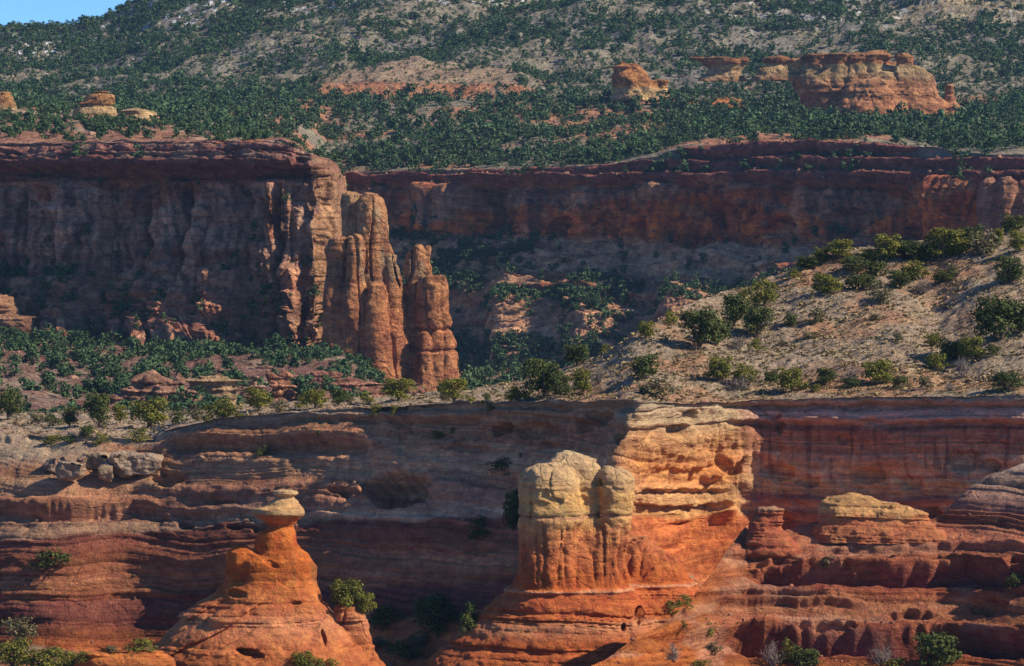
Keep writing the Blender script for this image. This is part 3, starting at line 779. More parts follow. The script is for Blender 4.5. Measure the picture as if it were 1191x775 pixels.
# ---- main butte
DB = 500.
bb = Beds(71, -70, 0, .9)
def butte_disp(X, Y, Z, px_, py_):
    w = .35 * noise(X * .15, Y * .15, Z * .15, 3)
    capm = sstep(618, 608, py_)
    neck = sstep(608, 622, py_) * sstep(690, 672, py_)
    d = (.05 * capm + .05) * bb.out(Z + w) + .45 * fbm(X * .16, Y * .16, Z * .2, 4, 5) + .12 * fbm(X * .9, Y * .9, Z * 1.3, 3, 8)
    d += neck * .55 * (billow(X * .8 + .3 * noise(X * .4, Y * .4, Z * .12, 2), Y * .8, Z * .07, 12) - .42)
    d -= .25 * np.exp(-((py_ - 600.5 - 1.0 * noise(X * .3, Y * .3, 0, 2)) / 1.6) ** 2) * .6
    d += .35 * np.exp(-((py_ - 687) / 2.2) ** 2)
    d -= .22 * capm * sstep(.045, .0, np.abs(noise(X * .22, Y * .22, Z * .05, 33) - .12))
    pits = sstep(.28, .45, noise(X * .55, Y * .55, Z * .75, 31)) * capm
    d -= .2 * pits
    low = sstep(690, 700, py_)
    d += low * (.35 * bb.out(Z * 1.2 + .5 * noise(X * .1, Y * .1, 0, 4) + .06 * X) + .6 * fbm(X * .12, Y * .12, Z * .25, 3, 15))
    for hx, hy, hr in ((725, 728, 3), (744, 715, 6), (727, 672, 5), (740, 722, 4)):
        d -= 1.2 * sstep(1.3, .5, ((px_ + 4 * noise(X * .5, Y * .5, Z * .5, 77) - hx) / hr) ** 2 + ((py_ - hy) / (hr * 1.5)) ** 2) * (Y < 3)
    return d
def butte_col(X, Y, Z, px_, py_):
    n = fbm(X * .2, Y * .2, Z * .4, 4, 9)
    c = ramp([(525,(.62,.46,.29)),(560,(.62,.42,.24)),(580,(.65,.40,.19)),(598,(.60,.40,.20)),(600,(.36,.18,.14)),(602,(.60,.37,.19)),(612,(.59,.32,.16)),(622,(.55,.25,.13)),(645,(.52,.20,.11)),(675,(.52,.17,.085)),(684,(.52,.17,.085)),(687,(.64,.34,.22)),(690,(.48,.155,.085)),(720,(.47,.165,.085)),(726,(.53,.26,.16)),(745,(.44,.145,.075)),(790,(.46,.17,.09))], py_ + 3.0 * n)
    lich = sstep(.1, .5, fbm(X * .5, Y * .5, Z * .35, 3, 19)) * sstep(604, 575, py_) * sstep(690, 620, px_)
    c = lerp3(c, np.broadcast_to(C3(.33, .28, .22), c.shape), .4 * lich)
    st = sstep(.05, .4, fbm(X * .7, Y * .7, Z * .06, 3, 29)) * sstep(596, 618, py_) * sstep(684, 660, py_)
    return lerp3(c, np.broadcast_to(C3(.26, .09, .055), c.shape), .6 * st) * (1 + .1 * bb.tint(Z))[:, None]
rock('sandstone_butte', DB, [
    dict(e=[(541,622,652,.9),(545,612,664),(552,606,671),(562,604,674),(590,604,676),(606,603,676),(616,604,672),(640,606,668),(672,603,672)], dep=.85, dd=0, n=2.35, k=.7),
    dict(e=[(527,658,668),(531,650,676),(537,642,688),(546,640,696),(556,646,697),(575,655,698),(614,655,699),(640,650,694),(672,648,694)], dep=.8, dd=2.3, n=2.3, k=.55),
    dict(e=[(546,704,720),(550,698,730),(558,697,736),(574,698,737),(590,700,736),(614,698,733),(640,690,722),(672,685,724)], dep=.85, dd=1.4, n=2.3, k=.55),
    dict(e=[(548,722,728),(552,716,735),(560,714,739),(576,716,738),(614,712,735),(650,700,724)], dep=1, dd=2.0, n=2.6, k=.35),
    dict(e=[(618,640,690),(640,618,712),(662,610,722),(680,600,728),(687,594,732),(690,590,736),(700,577,741),(720,553,752),(745,527,768),(772,498,790),(832,430,850)], dep=.62, dd=2.5, n=2.2, k=1.6),
    dict(e=[(636,722,758),(660,705,790),(690,690,812),(720,680,830),(800,640,860)], dep=.8, dd=10, n=2.2, k=2.5),
], .125, .8, butte_disp, butte_col, M_FORM, 'pale capped sandstone butte with twin domed top glowing orange below', 'butte', bottom=832)

# ---- hoodoo on the left
DH = 430.
hb = Beds(81, -60, 0, .7)
def hoodoo_disp(X, Y, Z, px_, py_):
    w = .3 * noise(X * .2, Y * .2, Z * .2, 3)
    cap = sstep(612, 606, py_)
    d = (.07 + .05 * cap) * hb.out(Z * 1.3 + w) * (1 - .2 * cap) + (1 - cap * .85) * (.5 * fbm(X * .17, Y * .17, Z * .2, 4, 5)) + .08 * fbm(X * 1.1, Y * 1.1, Z * 1.4, 3, 8)
    low = sstep(690, 700, py_)
    cr = Z * .8 - .42 * X - .1 * Y + .25 * noise(X * .3, Y * .3, Z * .3, 6)
    d += low * sstep(330, 290, px_) * .42 * Beds(82, -90, 60, .6).out(cr)
    d += low * .3 * hb.out(Z + w)
    d -= .28 * np.exp(-((py_ - 699 - 2 * noise(X * .3, 0, 0, 4)) / 2.0) ** 2) * sstep(262, 280, px_)
    for hx, hy, rx, ry, a in ((294, 751, 17, 4.5, 1.4), (378, 736, 2.2, 9, .6), (278, 690, 10, 4, .6), (317, 655, 9, 3, .4), (281, 674, 8, 8, .4), (346, 700, 3, 3, .5), (407, 722, 16, 2, .5), (400, 715, 2, 9, .4)):
        d -= a * sstep(1.3, .4, ((px_ + 6 * noise(X * .45, Y * .45, Z * .45, 77) - hx) / rx) ** 2 + ((py_ + 5 * noise(X * .45, Y * .45, Z * .45, 78) - hy - .1 * (px_ - hx)) / ry) ** 2) * (Y < 2)
    return d
def hoodoo_col(X, Y, Z, px_, py_):
    n = fbm(X * .25, Y * .25, Z * .4, 4, 9)
    c = ramp([(568,(.58,.42,.25)),(578,(.57,.39,.22)),(590,(.59,.37,.20)),(597,(.50,.35,.21)),(600,(.48,.25,.13)),(606,(.50,.185,.09)),(620,(.50,.165,.075)),(660,(.51,.17,.075)),(695,(.56,.22,.11)),(703,(.49,.185,.10)),(720,(.54,.25,.15)),(745,(.49,.19,.10)),(790,(.48,.175,.085))], py_ + 2.5 * n)
    st = sstep(.15, .5, fbm(X * .5, Y * .5, Z * .25, 3, 29)) * sstep(625, 640, py_) * sstep(335, 350, px_) * sstep(690, 670, py_)
    c = lerp3(c, np.broadcast_to(C3(.26, .15, .07), c.shape), .6 * st)
    return c * (1 + .15 * hb.tint(Z + .3 * noise(X * .2, Y * .2, Z * .2, 3)))[:, None]
rock('hoodoo', DH, [
    dict(e=[(570,324,340),(571.5,319,346),(574,318,347),(576.5,320,345),(577.5,325,341)], dep=1, n=2.2, k=.15),
    dict(e=[(576,325,342),(579,321,344),(584,315,348),(588,309,350),(590,301,352),(592,294,354),(597,293,355),(599,296,354),(602,301,350),(607,309,345),(612,315,339),(620,312,339)], dep=1, n=2.1, k=.12),
    dict(e=[(612,317,337),(619,303,341),(632,297,345),(645,300,357),(660,300,365),(680,292,371),(700,285,379)], dep=.95, n=2.2, k=.7),
    dict(e=[(638,272,288),(642,266,296),(650,263,299),(665,263,300),(680,262,304),(700,256,310)], dep=.9, dd=-.4, n=2.3, k=.5),
    dict(e=[(645,292,318),(652,286,338),(664,284,345),(700,280,350)], dep=.9, dd=-1, n=2.3, k=.5),
    dict(e=[(672,268,352),(685,254,366),(698,240,377),(706,232,384),(720,214,396),(735,198,412),(755,180,432),(775,168,446),(836,120,490)], dep=.8, dd=.3, n=2.1, k=.9),
    dict(e=[(703,392,412),(706,388,416),(709,389,418),(716,390,425),(722,392,430),(732,396,430),(750,396,438)], dep=1.0, dd=-1.0, n=2.6, k=.35),
    dict(e=[(692,276,280),(695,274,282),(698,275.5,280.5),(702,266,288),(706,252,298),(711,246,300),(718,244,302)], dep=.7, dd=-4.2, n=2.2, k=.25),
], .11, .7, hoodoo_disp, hoodoo_col, M_FORM, 'orange sandstone hoodoo with a pale flying saucer shaped cap on a thin neck', 'hoodoo', bottom=836)

# low orange ledge in the bottom left
lb = Beds(85, -60, 0, .6)
def ledge_disp(X, Y, Z, px_, py_): return .3 * lb.out(Z * 1.2 + .3 * noise(X * .2, Y * .2, 0, 2)) + .4 * fbm(X * .25, Y * .25, Z * .4, 4, 6)
def ledge_col(X, Y, Z, px_, py_): return np.broadcast_to(C3(.50, .195, .09), X.shape + (3,)) * (1 + .2 * lb.tint(Z * 1.2))[:, None]
rock('rock_ledge', 418., [dict(e=[(757,120,170),(760,98,192),(766,90,202),(776,84,206),(800,70,220)], dep=.5, n=2.6)], .11, .5, ledge_disp, ledge_col, M_FORM, 'low flat orange ledge at the left foot of the hoodoo', 'rock')

# knob and flat cap standing on the red outcrop
kb = Beds(91, -60, 0, .5)
def knob_disp(X, Y, Z, px_, py_): return .24 * kb.out(Z * 1.1 + .05 * X) + .4 * fbm(X * .3, Y * .3, Z * .4, 4, 6) + .1 * fbm(X, Y, Z * 1.5, 2, 8)
def knob_col(X, Y, Z, px_, py_): return lerp3(np.broadcast_to(C3(.38, .14, .09), X.shape + (3,)), np.broadcast_to(C3(.40, .24, .16), X.shape + (3,)), sstep(597, 590, py_ + 0 * X)) * (1 + .2 * kb.tint(Z * 1.1))[:, None]
rock('layered_rock', 484., [dict(e=[(590,880,900),(593,876,908),(602,873,912),(606,872,916),(612,872,908),(620,871,914),(626,868,922),(634,866,930),(646,860,940)], dep=.8, n=2.4)], .11, .5, knob_disp, knob_col, M_FORM, 'small dark red layered knob standing at the left edge of the slickrock outcrop', 'rock')
def flat_col(X, Y, Z, px_, py_): return lerp3(np.broadcast_to(C3(.44, .185, .11), X.shape + (3,)), np.broadcast_to(C3(.52, .31, .16), X.shape + (3,)), sstep(606, 592, py_ + 9 * fbm(X * .35, Y * .35, Z * .3, 3, 2))) * (1 + .22 * kb.tint(Z * 1.4))[:, None]
rock('flat_cap_rock', 486., [
    dict(e=[(576,988,1000),(579,970,1014),(583,958,1024),(587,955,1048),(592,953,1060),(598,953,1074),(604,952,1078),(608,950,1084),(616,944,1096),(630,936,1110)], dep=.42, n=2.6)], .11, .5, knob_disp, flat_col, M_FORM, 'flat topped yellow caprock slab lying on the red slickrock outcrop', 'rock')

# ---- spires at the end of the mesa
DS = 1236.
sb = Beds(95, -80, 60, 2.2)
def spire_disp(X, Y, Z, px_, py_):
    w = .8 * noise(X * .06, Y * .06, Z * .06, 3)
    d = .16 * sb.out(Z + w) + 1.2 * fbm(X * .08, Y * .08, Z * .07, 4, 5) + .22 * fbm(X * .5, Y * .5, Z * .5, 3, 8)
    d += .9 * (billow(X * .18 + .3 * noise(X * .1, Y * .1, Z * .05, 2), Y * .18, Z * .02, 12) - .55)
    ck = sstep(.055, .0, np.abs(noise(X * .11, Y * .11, Z * .018, 311)))
    d -= 1.1 * ck
    for y0 in (383, 407):
        d -= .9 * np.exp(-((py_ - y0 - 3 * noise(X * .1, Y * .1, 2, 4)) / 1.8) ** 2) * sstep(470, 486, px_)
    return d
def spire_col(X, Y, Z, px_, py_):
    n = fbm(X * .08, Y * .08, Z * .12, 4, 9)
    c = ramp([(190,(.46,.26,.15)),(225,(.51,.275,.145)),(300,(.51,.25,.125)),(340,(.51,.23,.115)),(380,(.51,.215,.11)),(460,(.51,.23,.12))], py_ + 12 * n)
    c = lerp3(c, np.broadcast_to(C3(.36, .29, .19), c.shape), .6 * sstep(0, .5, fbm(X * .2, Y * .2, Z * .1, 3, 21)) * sstep(345, 320, py_))
    st = sstep(.1, .45, fbm(X * .35, Y * .35, Z * .03, 3, 29))
    return lerp3(c, np.broadcast_to(C3(.24, .12, .08), c.shape), .45 * st) * (1 + .12 * sb.tint(Z))[:, None]
rock('rock_spires', DS, [
    dict(e=[(223,402,412),(227,397,418),(240,395,420),(262,394,420),(300,394,420),(420,388,426)], dep=.9, dd=5, n=2.05),
    dict(e=[(228,424,436),(233,418,443),(243,413,449),(258,411,452),(280,412,453),(300,414,455),(330,412,458),(400,408,464),(430,400,472)], dep=.8, dd=2, n=2.05),
    dict(e=[(274,388,400),(278,382,405),(290,379,405),(305,381,402),(330,379,403),(360,378,402),(430,372,408)], dep=.9, dd=-2, n=2.05, k=.3),
    dict(e=[(272,412,420),(276,408,424),(290,405,428),(310,403,428),(335,400,426),(400,396,428),(430,392,432)], dep=.9, dd=-4, n=2.05, k=.3),
    dict(e=[(294,449,456),(297,446,460),(308,446,460),(313,444,462),(330,443,467),(360,442,470),(430,438,476)], dep=.9, dd=0, n=2.05, k=.3),
    dict(e=[(328,434,446),(332,430,450),(345,428,451),(360,426,452),(430,420,456)], dep=.9, dd=-5, n=2.05, k=.3),
    dict(e=[(284,487,490),(287,481,492),(296,475,496),(312,472,500),(330,471,494),(400,470,490),(440,466,494)], dep=.8, dd=3, n=2.05, k=.35),
    dict(e=[(285,497,501),(288,494,503),(300,493,502),(314,490,504),(330,486,508)], dep=.8, dd=3, n=2.3, k=.35),
    dict(e=[(318,498,512),(321,488,519),(330,485,522),(350,485,524),(376,486,527),(382,488,526),(390,489,528),(406,488,530),(425,486,532),(445,480,536),(460,476,540),(474,470,546)], dep=.85, dd=-1, n=2.2, k=.3),
    dict(e=[(380,490,498),(386,487,502),(410,485,503),(430,484,506),(447,478,512),(466,474,514)], dep=.9, dd=-5, n=2.05, k=.4),
    dict(e=[(360,380,480),(385,374,486),(410,368,496),(440,350,512),(474,330,540)], dep=.45, dd=4, n=2.2, k=3),
], .27, .6, spire_disp, spire_col, M_MID, 'cluster of tall orange sandstone spires at the right end of the dark mesa', 'rock spires', bottom=474, pad=2.5, band=5)

# ---- far rocks
fb = Beds(97, 0, 140, 1.9)
def far_disp(X, Y, Z, px_, py_):
    w = 1.2 * noise(X * .03, Y * .03, Z * .03, 3)
    return .5 * fb.out(Z + w) + 2.2 * fbm(X * .05, Y * .05, Z * .07, 4, 5) + .7 * fbm(X * .25, Y * .25, Z * .3, 2, 8) + 2.0 * (billow(X * .09 + .3 * noise(X * .05, Y * .05, Z * .05, 4), Y * .09, Z * .03, 12) - .5)
def ridge_col(X, Y, Z, px_, py_):
    n = fbm(X * .05, Y * .05, Z * .1, 4, 9)
    c = ramp([(60,(.42,.25,.15)),(74,(.38,.19,.12)),(78,(.44,.33,.20)),(88,(.45,.32,.21)),(97,(.46,.26,.17)),(135,(.46,.24,.155))], py_ + 3 * n)
    return c * (1 + .2 * fb.tint(Z))[:, None]
rock('ridge_butte', 2090., [
    dict(e=[(62,1000,1025),(65,930,1030),(74,925,1031),(78,926,1036),(90,922,1060),(105,935,1085),(118,950,1095),(135,950,1100)], dep=.25, n=2.8),
    dict(e=[(65,1044,1058),(67,1040,1060),(75,1040,1061),(82,1030,1072),(90,1010,1086),(100,1000,1092),(118,985,1098),(136,980,1100)], dep=.4, n=2.8, dd=-4),
    dict(e=[(70,1026,1046),(80,1020,1062),(100,1010,1070)], dep=.3, n=2.4, dd=2),
    dict(e=[(97,1100,1106),(100,1097,1109),(120,1099,1110),(136,1096,1114)], dep=1, n=2.4, k=.6),
    dict(e=[(121,1098,1118),(124,1094,1122),(136,1090,1126)], dep=.8, n=2.4),
    dict(e=[(92,990,1020),(98,980,1035),(110,975,1042),(124,970,1050),(136,965,1060)], dep=.6, n=2.4, dd=-10),
    dict(e=[(67,920,950),(70,912,958),(90,918,956),(112,930,965),(125,930,965)], dep=.6, n=2.5, dd=2),
], .45, 1.5, far_disp, ridge_col, M_FAR, 'long red and cream ridge butte rising from woods in the upper right', 'butte', bottom=138, pad=4, band=6)
rock('caprock_slab', 2130., [dict(e=[(66,850,868),(68,813,872),(71,811,874),(75,813,873),(78,818,868),(84,822,862),(95,815,866)], dep=.3, n=2.8)], .45, 1.5, far_disp, ridge_col, M_FAR, 'flat brown caprock slab, leftmost beside the long ridge butte', 'rock', 'caprock slabs left of the ridge butte', pad=4, band=6)
rock('caprock_slab', 2125., [dict(e=[(65,895,915),(67,884,921),(72,883,922),(76,886,920),(82,880,925),(94,876,930)], dep=.4, n=2.8)], .45, 1.5, far_disp, ridge_col, M_FAR, 'smaller brown caprock slab between the left slab and the ridge butte', 'rock', 'caprock slabs left of the ridge butte', pad=4, band=6)
def round_col(X, Y, Z, px_, py_): return lerp3(np.broadcast_to(C3(.47, .25, .14), X.shape + (3,)), np.broadcast_to(C3(.50, .36, .22), X.shape + (3,)), sstep(99, 105, py_ + 0 * X)) * (1 + .15 * fb.tint(Z))[:, None]
rock('round_butte', 2200., [
    dict(e=[(76,722,742),(79,717,750),(88,715,757),(98,716,765),(104,714,768),(116,705,775)], dep=.7, n=2.6),
    dict(e=[(90,764,774),(93,760,778),(104,761,778),(116,758,782)], dep=.8, n=2.4)], .45, 1.2, far_disp, round_col, M_FAR, 'small rounded orange butte alone among trees, top centre right', 'butte', bottom=118, pad=4, band=6)
rb = Beds(98, 0, 100, 1.4)
def cap_disp(X, Y, Z, px_, py_): return .7 * rb.out(Z) + 1.2 * fbm(X * .08, Y * .08, Z * .1, 4, 5) + .3 * fbm(X * .4, Y * .4, Z * .5, 2, 8)
def cream_col(X, Y, Z, px_, py_): return lerp3(np.broadcast_to(C3(.50, .29, .17), X.shape + (3,)), np.broadcast_to(C3(.54, .40, .25), X.shape + (3,)), sstep(120, 126, py_ + 0 * X)) * (1 + .15 * rb.tint(Z))[:, None]
rock('cream_rock', 1560., [
    dict(e=[(109,108,128),(111,99,132),(117,94,133),(121,88,132),(123,92,128),(127,88,134)], dep=.7, n=2.4, k=.5),
    dict(e=[(123,95,125),(126,86,132),(132,85,135),(138,84,136),(146,80,138)], dep=.7, n=2.6, k=.5)], .34, .6, cap_disp, cream_col, M_FAR, 'stacked cream and orange boulder rock standing on top of the left mesa', 'rock', pad=3, band=4)
rock('cream_rock', 1540., [dict(e=[(128,150,172),(130,140,182),(136,136,186),(146,130,190)], dep=.6, n=2.6)], .34, .6, cap_disp, cream_col, M_FAR, 'low cream slab right of the stacked boulder rock on the mesa', 'rock', pad=3, band=4)
rock('cream_rock', 1580., [dict(e=[(107,-8,8),(110,-12,13),(117,-14,16),(128,-20,20)], dep=.7, n=2.4)], .34, .6, cap_disp, cream_col, M_FAR, 'orange rounded rock cut by the left frame edge on the mesa', 'rock', pad=3, band=4)
# pinkish columns at the right end of the far cliff
def pink_col(X, Y, Z, px_, py_): return np.broadcast_to(C3(.40, .23, .17), X.shape + (3,)) * (1 + .3 * fbm(X * .1, Y * .1, Z * .03, 3, 4))[:, None]
rock('rock_columns', 1622., [
    dict(e=[(209,1145,1156),(213,1139,1160),(225,1137,1161),(270,1135,1163),(320,1130,1168)], dep=.9, n=2.4),
    dict(e=[(208,1162,1176),(212,1158,1181),(222,1157,1183),(240,1158,1180),(270,1156,1182),(320,1152,1188)], dep=.9, n=2.4, dd=-4, k=.8),
    dict(e=[(210,1186,1200),(215,1182,1206),(240,1176,1206),(280,1172,1210),(320,1168,1214)], dep=.9, n=2.4, dd=-3, k=.8),
    dict(e=[(206,1208,1230),(212,1204,1240),(320,1196,1250)], dep=.9, n=2.4, k=.8)], .34, 1.0, spire_disp, pink_col, M_FAR, 'pinkish rounded columns at the far right edge of the distant cliff', 'rock', bottom=320, pad=3, band=4)
# red mounds on the canyon floor
mb = Beds(99, -80, 0, 1.1)
def mound_disp(X, Y, Z, px_, py_): return .6 * mb.out(Z + .8 * noise(X * .06, Y * .06, 0, 3)) + 1.6 * fbm(X * .10, Y * .10, Z * .16, 4, 5) + .5 * fbm(X * .5, Y * .5, Z * .6, 2, 8)
def mound_colf(c): return lambda X, Y, Z, px_, py_: np.broadcast_to(C3(*c), X.shape + (3,)) * (1 + .2 * mb.tint(Z) + .25 * fbm(X * .15, Y * .15, Z * .2, 3, 4))[:, None]
rock('red_mound', 990., [dict(e=[(428,165,178),(432,158,184),(442,150,194),(455,140,206),(470,120,222),(490,95,240)], dep=.5, n=2.3),
    dict(e=[(444,196,210),(450,186,216),(466,180,222),(490,170,230)], dep=.7, n=2.4, dd=-4), dict(e=[(455,218,228),(459,212,236),(490,205,246)], dep=.7, n=2.4, dd=-6)], .22, .8, mound_disp, mound_colf((.36, .20, .14)), M_MID, 'broken reddish ledgy mound on the canyon floor, left of the lit block', 'rock', pad=3, band=4, bottom=492)
rock('lit_block', 1000., [dict(e=[(441,232,262),(443,224,274),(455,223,276),(468,224,277),(490,218,284)], dep=.7, n=3.6)], .22, .6, mound_disp, mound_colf((.47, .32, .19)), M_MID, 'square yellow sunlit block on the canyon floor beside dark mounds', 'rock', pad=3, band=4, bottom=492)
rock('floor_boulder', 1005., [dict(e=[(444,288,304),(448,283,312),(460,280,316),(490,274,322)], dep=.8, n=2.3)], .22, .6, mound_disp, mound_colf((.40, .26, .19)), M_MID, 'grey brown rounded boulder just right of the yellow sunlit block', 'rock', pad=3, band=4, bottom=492)
rock('red_pillar_rock', 1010., [dict(e=[(432,326,333),(435,322,337),(445,318,341),(460,316,343),(490,312,348)], dep=.8, n=2.4), dict(e=[(440,318,328),(444,314,332),(490,310,338)], dep=.8, n=2.4, dd=-3)], .22, .5, mound_disp, mound_colf((.43, .21, .14)), M_MID, 'narrow pinkish red rock stack on the canyon floor below the mesa', 'rock', pad=3, band=4, bottom=492)
rock('floor_ledge', 1030., [dict(e=[(438,352,395),(441,345,420),(450,342,440),(462,340,452),(492,335,460)], dep=.3, n=2.6), dict(e=[(446,455,480),(449,440,490),(470,436,500),(492,430,510)], dep=.35, n=2.5)], .24, .8, mound_disp, mound_colf((.38, .19, .14)), M_MID, 'long low pinkish ledge at the foot of the spires', 'rock', pad=3, band=4, bottom=492)
rock('pale_ledge', 1290., [dict(e=[(344,-20,6),(348,-30,16),(358,-40,22),(374,-40,28),(405,-50,36)], dep=.5, n=2.3), dict(e=[(366,14,30),(369,8,40),(380,4,48),(412,-4,62)], dep=.5, n=2.3, dd=-6)], .3, .8, mound_disp, mound_colf((.40, .22, .14)), M_MID, 'pale sunlit stepped ledges at the left edge below the mesa wall', 'rock', pad=3, band=4, bottom=420)

# ---- loose angular boulders under the bench, left
def boulder(name, px0, px1, pyt, pyb, D, seed, c, label, group):
    s = D / F
    r = np.random.RandomState(seed)
    hw, hh = (px1 - px0) * .5 * s, (pyb - pyt) * .62 * s
    hd_ = hw * r.uniform(.6, .9)
    v = .1
    x, y, z = [np.arange(-h * 1.25, h * 1.25, v, dtype=np.float32) for h in (hw, hd_, hh)]
    X, Y, Z = np.meshgrid(x, y, z, indexing='ij')
    f = np.full(X.shape, -9., np.float32)
    for ax in range(3):
        for sg in (-1, 1):
            n = r.uniform(-.22, .22, 3); n[ax] = sg
            d = 1.0 if ax != 1 else 1
            f = np.maximum(f, (n[0] * X / hw + n[1] * Y / hd_ + n[2] * Z / hh - d) * min(hw, hh))
    for q in range(14):
        n = r.normal(size=3); n /= np.linalg.norm(n)
        f = np.maximum(f, (n[0] * X / hw + n[1] * Y / hd_ + n[2] * Z / hh - r.uniform(.86, 1.2)) * min(hw, hh))
    f -= .3 * fbm(X * .5 + seed, Y * .5, Z * .7, 4, seed)
    V, Q = surface_nets(f, (x[0], y[0], z[0]), v)
    V[:, 2] += hh
    cc = np.broadcast_to(C3(*c), (len(V), 3)) * (1 + .25 * fbm(V[:, 0] * .6, V[:, 1] * .6, V[:, 2] * .9, 3, seed + 2))[:, None]
    mx = .5 * (px0 + px1)
    o = link(name, raw_mesh(name, V, Q, cc, M_NEAR), ((mx - CX) * s, D, (HY - pyb) * s - .25 * hh))
    return tag(o, label, 'boulder', group)

def cliff_D(px_, py_):
    """depth of the near cliff at a place of the photograph"""
    pj = cliff_P[..., 0] / cliff_P[..., 1] * F + CX
    j = int(np.argmin(np.abs(pj[0] - px_)))
    pyj = HY - cliff_P[:, j, 2] / cliff_P[:, j, 1] * F
    return float(cliff_P[int(np.argmin(np.abs(pyj - py_))), j, 1])
g_ = 'fallen blocks under the left bench'
for i, (a, b, c, d, dd_, cc, lab) in enumerate((
    (56, 101, 531, 550, 1.5, (.36, .25, .19), 'reddish flat topped fallen block, leftmost of the row under the bench'),
    (66, 97, 539, 556, -2.0, (.40, .30, .23), 'rounded brown block leaning in front of the leftmost fallen block'),
    (97, 134, 528, 546, .8, (.38, .29, .21), 'pale wedge shaped fallen block in the middle of the row'),
    (114, 131, 540, 557, -1.8, (.36, .27, .2), 'small upright fallen block in front of the pale wedge'),
    (131, 186, 528, 550, 0, (.40, .31, .24), 'largest fallen block with pale flat top, right end of the row'))):
    boulder('boulder', a, b, c, d, cliff_D(.5 * (a + b), d) + dd_, 200 + i, cc, lab, g_)

# ================================================================== VEGETATION
def leaf_quads(cen, nrm, size, r):
    n = len(cen)
    a = r.normal(size=(n, 3)); a -= (a * nrm).sum(1, keepdims=True) * nrm
    a /= np.linalg.norm(a, axis=1, keepdims=True) + 1e-9
    b = np.cross(nrm, a)
    a, b = a * size[:, None], b * (size * r.uniform(.5, .9, n))[:, None]
    V = np.stack([cen - a, cen - b * .9, cen + a, cen + b], 1)
    return V.reshape(-1, 3), np.arange(4 * n).reshape(n, 4)

def crown(seed, nclump, nleaf, leaf, shape='round', low=0.12, tight=1.0):
    """foliage in clumps inside a unit crown: width 1, height 1, base at 0"""
    r = np.random.RandomState(seed)
    cl = []
    for k in range(nclump):
        a = r.uniform(0, 2 * math.pi); h = r.uniform(low, .82) ** (1.0 if shape != 'cone' else 1.25)
        if shape == 'cone': rad = .40 * (1.08 - h)
        elif shape == 'low': rad = .42 * math.sqrt(max(.05, 1 - h * h))
        else: rad = .40 * math.sqrt(max(.06, 1 - (2 * h - .9) ** 2 * .95))
        q = tight * rad * math.sqrt(r.uniform(.15, 1))
        cl.append((q * math.cos(a), q * math.sin(a), h, r.uniform(.13, .24) * (1.15 if shape == 'low' else 1)))
    cl += [(0, 0, .28, .2), (0, 0, .5, .22)]
    cl = np.array(cl); nclump = len(cl)
    w = cl[:, 3] ** 2; idx = r.choice(nclump, nleaf, p=w / w.sum())
    d = r.normal(size=(nleaf, 3)); d /= np.linalg.norm(d, axis=1, keepdims=True)
    d[:, 2] = np.where(r.uniform(size=nleaf) < .5, np.abs(d[:, 2]), d[:, 2])
    cen = cl[idx, :3] + d * (cl[idx, 3] * r.uniform(.55, 1.08, nleaf))[:, None] * np.array([1, 1, .85])
    cen[:, 2] = np.clip(cen[:, 2], .015, 1.05)
    nr = d + r.normal(size=(nleaf, 3)) * .55 + np.array([0, 0, .25]); nr /= np.linalg.norm(nr, axis=1, keepdims=True)
    return leaf_quads(cen, nr, leaf * r.uniform(.6, 1.35, nleaf), r)

def tubes(segs, sides=5):
    V, Q = [], []
    for (p, q, r0, r1) in segs:
        p, q = np.array(p, float), np.array(q, float)
        d = (q - p) / (np.linalg.norm(q - p) + 1e-9)
        a = np.cross(d, [.3, .2, .9]); a /= np.linalg.norm(a) + 1e-9
        b = np.cross(d, a)
        o = len(V)
        for c, rr in ((p, r0), (q, r1)):
            for k in range(sides):
                t_ = 2 * math.pi * k / sides
                V.append(c + rr * (math.cos(t_) * a + math.sin(t_) * b))
        for k in range(sides):
            Q.append((o + k, o + (k + 1) % sides, o + sides + (k + 1) % sides, o + sides + k))
    return np.array(V), np.array(Q)

def trunk_segs(seed):
    r = np.random.RandomState(seed)
    s = [((0, 0, -.12), (.02, .01, .18), .055, .042)]
    for k in range(5):
        a = r.uniform(0, 2 * math.pi)
        m = (.12 * math.cos(a), .12 * math.sin(a), r.uniform(.3, .45))
        s.append(((.02, .01, r.uniform(.05, .18)), m, .034, .022))
        s.append((m, (m[0] * 2.4, m[1] * 2.4, m[2] + r.uniform(.15, .32)), .022, .008))
    return s

def bare_segs(seed, n=26, spread=.5):
    r = np.random.RandomState(seed)
    s = []
    for k in range(n):
        a = r.uniform(0, 2 * math.pi); e = r.uniform(.25, .95)
        m = np.array([spread * .55 * math.cos(a) * (1 - e * .5), spread * .55 * math.sin(a) * (1 - e * .5), .5 * e])
        s.append(((0, 0, -.05), m, .02, .012))
        for q in range(3):
            en = m + np.array([r.normal() * .16, r.normal() * .16, r.uniform(.05, .4)])
            s.append((m, en, .012, .005))
            for w_ in range(2): s.append((en, en + r.normal(size=3) * .09 + np.array([0, 0, .06]), .006, .003))
    return s

